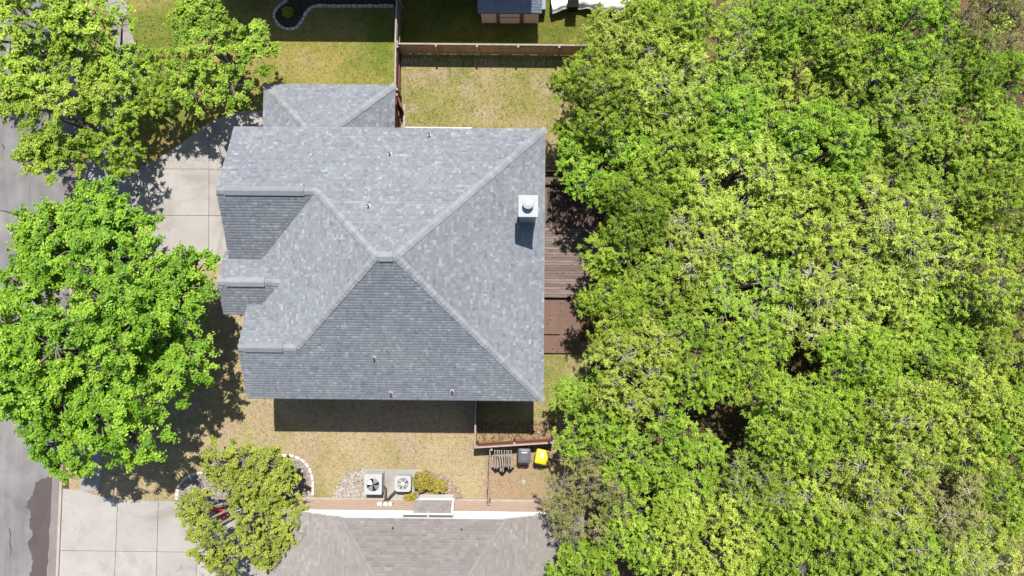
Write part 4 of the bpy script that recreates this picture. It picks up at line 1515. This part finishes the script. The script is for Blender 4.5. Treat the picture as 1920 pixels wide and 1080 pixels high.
def tree_meshes(seed, R, zc, nlobe=9, leaf=.14, asp=.6, nleaf=16000, vflat=.62, clump=.42, lobe=(.34, .5), ring=(.35, .78), elong=(1, 1), bare=.0, cdens=1.0, top=.35, holes=()):
    """a crown made of limb-end lobes, each a shell of leafy sprays on real branches"""
    rs = np.random.RandomState(seed)
    zt = zc * .42
    lean = rs.normal(0, .12, 2)
    trunk = []
    tp0 = np.array([0, 0, -.15]); r0 = .045 * R + .05
    pts = [tp0]
    for i in range(1, 5):
        pts.append(np.array([lean[0] * i * .5 + rs.normal(0, .04), lean[1] * i * .5 + rs.normal(0, .04), zt * i / 4]))
    lob = []
    ga = rs.uniform(0, 6.28)
    for i in range(nlobe):
        if i == 0:
            c = np.array([rs.normal(0, .1) * R, rs.normal(0, .1) * R, zc + top * R * .6]); rl = R * lobe[1]
        else:
            az = ga + i * 2.39996 + rs.normal(0, .25)
            rad = R * (ring[0] + (ring[1] - ring[0]) * math.sqrt((i + .3) / nlobe)) * rs.uniform(.85, 1.1)
            rl = R * rs.uniform(*lobe)
            rad = min(rad, R * 1.02 - rl * .75)
            c = np.array([rad * math.cos(az) * elong[0], rad * math.sin(az) * elong[1], zc + R * top * (1 - (rad / R) ** 2) * rs.uniform(.3, 1.1) - .12 * rad * rs.uniform(0, 1.6)])
        lob.append((c, rl))
    limbs, segs = [], []
    clumps, cn = [], []
    for c, rl in lob:
        st = pts[rs.randint(2, 5)]
        mid = st * .45 + c * .55 + rs.normal(0, .08 * R, 3) + np.array([0, 0, .05 * R])
        rr = .016 * R + .022
        limbs.append((*st, *mid, rr * 1.6, rr)); limbs.append((*mid, *c, rr, rr * .6))
        n = max(8, int(cdens * 4.6 * (rl / clump) ** 2))
        k = np.arange(n) + .5
        ph = np.arccos(1 - 1.45 * k / n)
        th = math.pi * (1 + 5 ** .5) * k + rs.uniform(0, 6)
        dirs = np.stack([np.cos(th) * np.sin(ph), np.sin(th) * np.sin(ph), np.cos(ph)], 1) + rs.normal(0, .16, (n, 3))
        pr = c + dirs * rl * np.array([1, 1, vflat]) * rs.uniform(.6, 1.12, (n, 1))
        for p_, dd in zip(pr, dirs):
            if rs.rand() < .06 or any(math.hypot(p_[0] - hx_, p_[1] - hy_) < hr_ for hx_, hy_, hr_ in holes): continue
            m_ = c * .45 + p_ * .55 + rs.normal(0, .06 * rl, 3)
            segs.append((*c, *m_, rr * .5, rr * .32)); segs.append((*m_, *p_, rr * .32, rr * .15))
            clumps.append(p_); cn.append(dd / (np.linalg.norm(dd) + 1e-9))
    clumps, cn = np.array(clumps), np.array(cn)
    nc = len(clumps)
    # twigs out of every spray
    nt_ = 4
    tw = rs.normal(0, 1, (nc * nt_, 3)) * np.array([1, 1, .45]) + np.repeat(cn, nt_, 0) * .6
    tw *= clump * .9 / (np.linalg.norm(tw, axis=1, keepdims=True))
    ts = np.repeat(clumps, nt_, 0)
    te = ts + tw * rs.uniform(.5, 1.25, (nc * nt_, 1))
    twr = .007 + .002 * R / 3
    segs += [(*a, *b, twr * 1.3, twr * .6) for a, b in zip(ts, te)]
    # leaves along the twigs
    isb = rs.rand(nc) < bare
    wgt = np.where(np.repeat(isb, nt_), .12, 1.0) * rs.uniform(.5, 1.4, nc * nt_)
    cnt = rs.multinomial(nleaf, wgt / wgt.sum())
    ii = np.repeat(np.arange(nc * nt_), cnt)
    t = rs.uniform(.15, 1.1, (len(ii), 1))
    C = ts[ii] + (te[ii] - ts[ii]) * t + rs.normal(0, clump * .13, (len(ii), 3)) * np.array([1, 1, .7])
    ctint = np.repeat(rs.rand(nc), nt_)[ii]
    hgt = (C[:, 2] - zc) / R
    tint = np.clip(.5 * ctint + .5 * rs.rand(len(ii)), 0, 1)
    V, Q, T = leaves_np(C, cn[ii // nt_], leaf, asp, rs, tint=tint)
    crown = np_mesh('crown', V, Q, T)
    mbt = MB().tube(pts, [r0 * 1.35, r0, r0 * .9, r0 * .82, r0 * .7], 9)
    tv, tq = tubes_np(limbs, 6)
    trunkm = mbt.mesh('trunk', True)
    bv, bq = tubes_np(segs, 3)
    br = np_mesh('branches', np.concatenate([tv, bv]), np.concatenate([tq, bq + len(tv)]))
    return dict(trunk=trunkm, branches=br, crown=crown, R=R)


def plant_tree(name, label, kit, xy, leafm, scale=1.0, rot=0.0, group=None, sz=None, barkm='bark', twigm='twig', cat='tree'):
    t = thing(name, label, cat, (xy[0], xy[1], 0), group)
    t.rotation_euler.z = rot
    t.scale = (scale, scale, sz or scale)
    for part, m in (('trunk', M[barkm]), ('branches', M[twigm]), ('crown', leafm)):
        me = kit[part]
        if not me.materials: me.materials.append(None)
        o = put(part, me, None, t)
        o.material_slots[0].link = 'OBJECT'
        o.material_slots[0].material = m
    return t


# the big street tree on the left
kb = tree_meshes(21, 6.1, 5.0, nlobe=36, leaf=.145, asp=.55, nleaf=170000, vflat=.72, clump=.6, lobe=(.15, .25), ring=(.2, .92), elong=(.88, 1.14), top=.5, cdens=1.1)
bxy = U(163, 612, 6.0)
plant_tree('broad_tree', 'very large bright green tree over the street and front lawn on the left', kb, bxy, LG['B'], 1.0, -.12)

# loose trees over the top left corner
kl1 = tree_meshes(31, 3.1, 4.3, nlobe=9, leaf=.125, asp=.6, nleaf=27000, clump=.5, lobe=(.28, .40), ring=(.42, .85), vflat=.55, cdens=.9)
kl2 = tree_meshes(33, 3.1, 4.3, nlobe=8, leaf=.12, asp=.6, nleaf=16500, clump=.5, lobe=(.24, .34), ring=(.45, .9), vflat=.55, cdens=.85)
for lb, px_, py_, z, r, kit, lm, ro in (
        ('yellow-green tree overhanging the road at the left edge, above the largest tree', 92, 205, 5, 3.0, kl1, 'M', .3),
        ('leafy tree over the road in the top left corner', 45, 40, 5, 3.3, kl1, 'M', 2.2),
        ('green tree standing right of the bending pavement at the top left', 382, 85, 5, 2.85, kl1, 'G', 4.0),
        ('sparse young tree between the bending pavement and the curved driveway edge', 222, 150, 4, 2.0, kl2, 'M', 1.2),
        ('sparse tree between the bending pavement and the green tree right of it', 300, 135, 4.3, 1.7, kl2, 'M', 2.6),
        ('sparse tree between the road and the pavement at the top', 160, 75, 4.5, 2.4, kl2, 'M', 3.4),
        ('small leafy tree beside the pavement just above the driveway mouth', 205, 278, 3.8, 1.45, kl1, 'M', 5.0)):
    plant_tree('street_tree', lb, kit, U(px_, py_, z), LG[lm], r / 3.1, ro, 'trees at the top left', sz=max(.8, r / 3.1))

# small evergreen by the lower driveway
sxy = U(455, 962, 2.6)
hol = []
for px_, py_, hr_ in ((417, 957, .5), (421, 930, .5)):
    q_ = U(px_, py_, 2.2)
    hol.append((q_[0] - sxy[0], q_[1] - sxy[1], hr_))
ks = tree_meshes(45, 3.35, 2.55, nlobe=17, leaf=.10, asp=.62, nleaf=46000, clump=.34, lobe=(.20, .29), ring=(.25, .97), vflat=.7, elong=(.95, 1.05), bare=.1, top=.18, holes=hol)
plant_tree('small_tree', 'small dense evergreen tree over the pebble bed by the lower driveway', ks, sxy, LG['S'], 1.0, 0.0)

# the wood on the right, each tree set by its crown
kits = [tree_meshes(60 + i, 3.0, z, nlobe=n, leaf=lf, asp=.5, nleaf=nl, clump=.36, lobe=lo, ring=(.3, .90), vflat=.72, bare=b, top=.36) for i, (z, n, lf, nl, lo, b) in enumerate([
    (4.6, 13, .098, 41000, (.26, .38), .03), (4.8, 12, .095, 41000, (.28, .40), .06), (4.4, 15, .095, 42000, (.23, .34), .08),
    (4.7, 12, .09, 31000, (.26, .38), .28), (4.5, 13, .10, 39000, (.27, .37), .04), (4.9, 14, .09, 38000, (.23, .36), .16), (4.6, 11, .085, 20000, (.28, .4), .45)])]
WOOD = [
    (1190, 85, 88, 'Y', 1, 'yellow-green tree rising behind the white tarpaulin'),
    (1122, 175, 78, 'M', 0, 'green tree closest to the end of the tan fence'),
    (1240, 150, 95, 'Y', 3, 'twiggy yellow-green tree right of the tan fence end'),
    (1152, 295, 90, 'G', 4, 'bright green tree above the wooden deck, closest to the roof corner'),
    (1092, 238, 46, 'M', 2, 'small green tree touching the back lawn'),
    (1255, 275, 92, 'M', 2, 'green tree with pale bare twigs, inland of the roof corner'),
    (1345, 215, 84, 'G', 0, 'bright green tree beside the dark gap at upper centre of the wood'),
    (1265, 40, 80, 'M', 4, 'green tree at the top edge left of the dark gap'),
    (1400, 95, 90, 'M', 5, 'green tree right of the dark gap at the top edge'),
    (1505, 130, 90, 'Y', 1, 'pale yellow-green tree in the upper middle of the wood'),
    (1490, 25, 78, 'G', 2, 'bright green tree at the top edge, middle of the wood'),
    (1605, 40, 86, 'M', 0, 'dense green tree at the top edge right of middle'),
    (1725, 45, 84, 'G', 4, 'bright green tree left of the bare corner at upper right'),
    (1855, 125, 66, 'G', 0, 'lone bright green tree below the bare top right corner'),
    (1870, 25, 74, 'O', 6, 'thin olive tree over bare ground in the top right corner'),
    (1600, 165, 82, 'G', 2, 'green tree with dark hollows, upper right of the wood'),
    (1700, 175, 88, 'M', 5, 'loose green tree two crowns left of the right edge'),
    (1445, 225, 80, 'M', 0, 'green tree above the large pale yellow crown'),
    (1560, 275, 86, 'G', 4, 'bright green tree right of the large pale yellow crown'),
    (1820, 235, 86, 'M', 1, 'broad yellow-tinged tree near the upper right edge'),
    (1690, 290, 80, 'M', 2, 'green tree at centre right, above the grey-twigged crowns'),
    (1915, 250, 66, 'M', 0, 'green tree cut by the right edge, upper part'),
    (1395, 340, 108, 'Y', 5, 'large pale yellow tree in the left middle of the wood'),
    (1185, 392, 66, 'G', 0, 'bright green tree hanging over the right side of the deck'),
    (1505, 400, 90, 'Y', 1, 'yellow-green tree right of the large pale yellow crown'),
    (1182, 480, 82, 'M', 4, 'green tree leaning over the bleached deck boards'),
    (1325, 450, 86, 'Y', 3, 'greyish yellow tree with many bare twigs, left of centre'),
    (1615, 400, 86, 'Y', 5, 'yellow tree with thin twigs in the centre of the wood'),
    (1720, 455, 92, 'Y', 3, 'grey-twigged pale tree right of the wood centre'),
    (1800, 370, 88, 'G', 2, 'bright green tree right of the grey-twigged crown'),
    (1900, 395, 78, 'M', 4, 'green tree cut by the right edge, above middle'),
    (1245, 560, 82, 'M', 2, 'mixed green tree one crown inland from the brown platform'),
    (1150, 590, 60, 'M', 0, 'green tree reaching over the brown platform'),
    (1420, 540, 88, 'M', 5, 'loose green tree in the middle of the wood left of the grey crown'),
    (1550, 565, 92, 'Y', 3, 'pale grey tree with bare branches near the wood centre'),
    (1660, 580, 82, 'Y', 1, 'yellow-green tree below the wood centre'),
    (1880, 520, 84, 'Y', 5, 'pale yellow tree cut by the right edge at mid height'),
    (1785, 580, 84, 'M', 2, 'olive green tree near the right edge, below middle'),
    (1180, 690, 88, 'Y', 5, 'light green tree beside the strip of lawn right of the roof'),
    (1298, 682, 82, 'G', 4, 'bright green tree above the brown leaf-strewn gap'),
    (1425, 690, 76, 'M', 0, 'green tree right above the brown leaf-strewn gap'),
    (1620, 690, 70, 'M', 2, 'green tree right of the narrow brown gap'),
    (1745, 690, 88, 'G', 4, 'dense green tree in the lower right middle of the wood'),
    (1890, 660, 80, 'M', 1, 'yellowish tree cut by the right edge below middle'),
    (1112, 790, 78, 'G', 0, 'bright green tree overhanging the yellow-lidded bin'),
    (1205, 832, 92, 'G', 4, 'broad bright green tree left of the brown leaf-strewn gap'),
    (1492, 800, 76, 'M', 1, 'green tree right of the brown leaf-strewn gap'),
    (1590, 790, 88, 'M', 2, 'green tree with open branches, lower middle of the wood'),
    (1700, 805, 84, 'Y', 5, 'yellow-green tree below the dense green crown at lower right'),
    (1820, 780, 92, 'Y', 1, 'broad yellow-green tree at the lower right'),
    (1915, 810, 74, 'G', 0, 'green tree cut by the right edge, lower part'),
    (1310, 918, 84, 'G', 2, 'bright green tree below the brown leaf-strewn gap'),
    (1115, 930, 84, 'O', 6, 'thin olive-brown tree with bare twigs over the tan roof corner'),
    (1430, 905, 66, 'M', 3, 'open tree with a pale bare branch, below centre of the wood'),
    (1530, 915, 90, 'Y', 5, 'yellow-green tree with pale limbs near the bottom, centre right'),
    (1650, 920, 92, 'Y', 3, 'thin yellow tree with bare twigs near the bottom'),
    (1765, 930, 90, 'O', 5, 'dull olive tree near the bottom right corner'),
    (1880, 930, 78, 'M', 2, 'green tree cut by the right edge near the bottom'),
    (1220, 990, 80, 'M', 0, 'green tree right of the thin olive tree at the bottom'),
    (1330, 1030, 92, 'Y', 1, 'pale yellow-green tree at the bottom edge, left part of the wood'),
    (1095, 1075, 58, 'G', 4, 'low bright green tree at the bottom edge beside the tan roof'),
    (1455, 1020, 84, 'G', 2, 'green tree at the bottom edge, middle of the wood'),
    (1570, 1040, 84, 'M', 0, 'green tree with a thick pale limb at the bottom edge'),
    (1700, 1050, 88, 'M', 5, 'loose green tree at the bottom edge right of middle'),
    (1830, 1040, 84, 'Y', 3, 'thin yellow tree in the bottom right corner'),
]
rw = random.Random(17)
for px_, py_, rp, lm, ki, lb in WOOD:
    z = 5.0 + rw.uniform(-.8, 1.3)
    r = rp * 1.06 * (H - z) / F
    plant_tree('woodland_tree', lb, kits[ki], U(px_, py_, z), LG[lm], r / 3.0, rw.uniform(0, 6.28), 'trees of the wood', sz=max(.85, z / 5.2), twigm='twig_pale' if ki in (3, 5) else 'twig')

# undergrowth, dead leaves and grass
rs = np.random.RandomState(9)
WP = [(4.0, -20), (2.6, -8), (3.6, -3), (5, 4), (4.3, 9), (3.4, 14), (7, 20), (36, 24), (36, -22)]
gap = U(1330, 785)
C, NN = [], []
pr = random.Random(8)
while len(C) < 150:
    x, y = pr.uniform(4, 33), pr.uniform(-18, 21)
    if inside(WP, x, y) and math.hypot((x - gap[0]) / 2.6, (y - gap[1]) / 1.6) > 1: C.append((x, y, pr.uniform(.3, 1.0), pr.uniform(.5, 1.1)))
LC = []
for x, y, z, r in C:
    n = 190
    p_ = rs.normal(0, 1, (n, 3)); p_ /= np.linalg.norm(p_, axis=1, keepdims=True)
    p_ *= rs.uniform(.5, 1, (n, 1)) * r
    LC.append(p_ * np.array([1, 1, .6]) + np.array([x, y, z]))
LC = np.concatenate(LC)
V, Q, T = leaves_np(LC, np.tile([0, 0, 1.], (len(LC), 1)), .16, .6, rs)
tag(put('undergrowth', np_mesh('undergrowth', V, Q, T), LG['M'], kind='stuff'), 'low leafy undergrowth on the floor of the wood', 'undergrowth')


def litter(name, label, poly, n, size=.11, seed=1, z=.02):
    r2 = np.random.RandomState(seed)
    P2 = scatter(poly, n, random.Random(seed))
    Cc = np.column_stack([P2, np.full(n, z) + r2.uniform(0, .03, n)])
    V, Q, T = leaves_np(Cc, np.tile([0, 0, 1.], (n, 1)), size, .6, r2, up=1.6)
    tag(put(name, np_mesh(name, V, Q, T), M['litter'], kind='stuff'), label, 'leaves')


litter('dead_leaves', 'brown dead leaves covering the floor of the wood', WP, 26000, .13, 2)
litter('dead_leaves', 'few dead leaves lying on the deck and the brown platform', PX((1026, 360), (1100, 360), (1085, 655), (1026, 655)), 90, .10, 6, .53)
litter('dead_leaves', 'dry leaves gathered along the red fence', PX((898, 790), (1040, 790), (1040, 832), (898, 836)), 900, .12, 3)
litter('dead_leaves', 'fallen leaves under the trees at the top left', PX((260, 30), (470, 30), (470, 200), (330, 250), (200, 300)), 450, .10, 4)
litter('dead_leaves', 'fallen leaves scattered over the strip beside the platform', PX((1022, 300), (1080, 290), (1090, 345), (1022, 345)), 260, .11, 5)


def grass(name, label, poly, n, mat, z, seed, hgt=.06):
    r2 = np.random.RandomState(seed)
    P2 = scatter(poly, n, random.Random(seed))
    b = np.column_stack([P2, np.full(n, z)])
    V, Q = [], []
    for k in range(3):
        a = r2.uniform(0, 6.28, n)
        d = np.column_stack([np.cos(a), np.sin(a), np.zeros(n)])
        s = np.column_stack([-np.sin(a), np.cos(a), np.zeros(n)]) * r2.uniform(.008, .02, (n, 1))
        tip = b + d * r2.uniform(.03, .10, (n, 1)) + np.column_stack([np.zeros((n, 2)), r2.uniform(.4, 1.2, n) * hgt])
        V.append(np.stack([b - s, b + s, tip], 1))
    V = np.concatenate(V).reshape(-1, 3)
    Q = np.arange(len(V)).reshape(-1, 3)
    tag(put(name, np_mesh(name, V, Q), mat, kind='stuff'), label, 'grass')


for i, (nm, dens, lb) in enumerate((('front_lawn', 48, 'short straw-coloured grass of the front and side lawn round the big house'), ('corner_lawn', 34, 'short grass of the corner lawn at the top left'),
                                    ('back_lawn', 60, 'short yellowed grass of the fenced back yard'), ('neighbour_lawn', 30, 'short green grass round the garden shed'), ('strip_lawn', 50, 'short grass between the roof and the wood'))):
    poly, m, z = LAWNS[nm]
    grass('grass', lb, poly, int(area(poly) * dens), m, z, 50 + i)

# golden shrubs by the air conditioners
def shrub(label, px_, py_, r, h, seed, n=2600, leafm='H', group='shrubs by the air conditioners'):
    r2 = np.random.RandomState(seed)
    x, y = U(px_, py_, h * .6)
    t = thing('shrub', label, 'shrub', (x, y, 0), group)
    p_ = r2.normal(0, 1, (n, 3)); p_ /= np.linalg.norm(p_, axis=1, keepdims=True)
    p_[:, 2] = np.abs(p_[:, 2])
    lum = 1 + .18 * np.sin(p_[:, 0] * 7 + seed) * np.sin(p_[:, 1] * 6)
    Cc = p_ * (r2.uniform(.62, 1.05, n) * lum)[:, None] * np.array([r, r * .95, h * .85]) + np.array([0, 0, h * .12])
    V, Q, T = leaves_np(Cc, p_, .085, .55, r2)
    put('foliage', np_mesh('foliage', V, Q, T), LG[leafm], t)
    mb = MB()
    for i in range(7):
        a = i * .9 + seed
        mb.tube([(0, 0, -.02), (r * .4 * math.cos(a), r * .4 * math.sin(a), h * .4), (r * .75 * math.cos(a), r * .75 * math.sin(a), h * .75)], [.02, .014, .006], 5)
    put('stems', mb.mesh('stems'), M['bark'], t)


shrub('larger golden-green shrub touching the concrete pad', 793, 905, .56, .95, 3)
shrub('smaller round golden shrub right of the larger one', 823, 913, .40, .75, 4, 1800)
shrub('low shrub tucked below the white-topped air conditioner', 768, 932, .32, .4, 5, 900)
shrub('low shrub against the white bay trim', 806, 933, .28, .4, 6, 800)
shrub('small green plant inside the looped dark bed at the top', 538, 21, .32, .45, 7, 700, 'G', None)

print('objects', len(bpy.data.objects), 'tris', sum(len(m.loops) - 2 * len(m.polygons) for m in bpy.data.meshes))
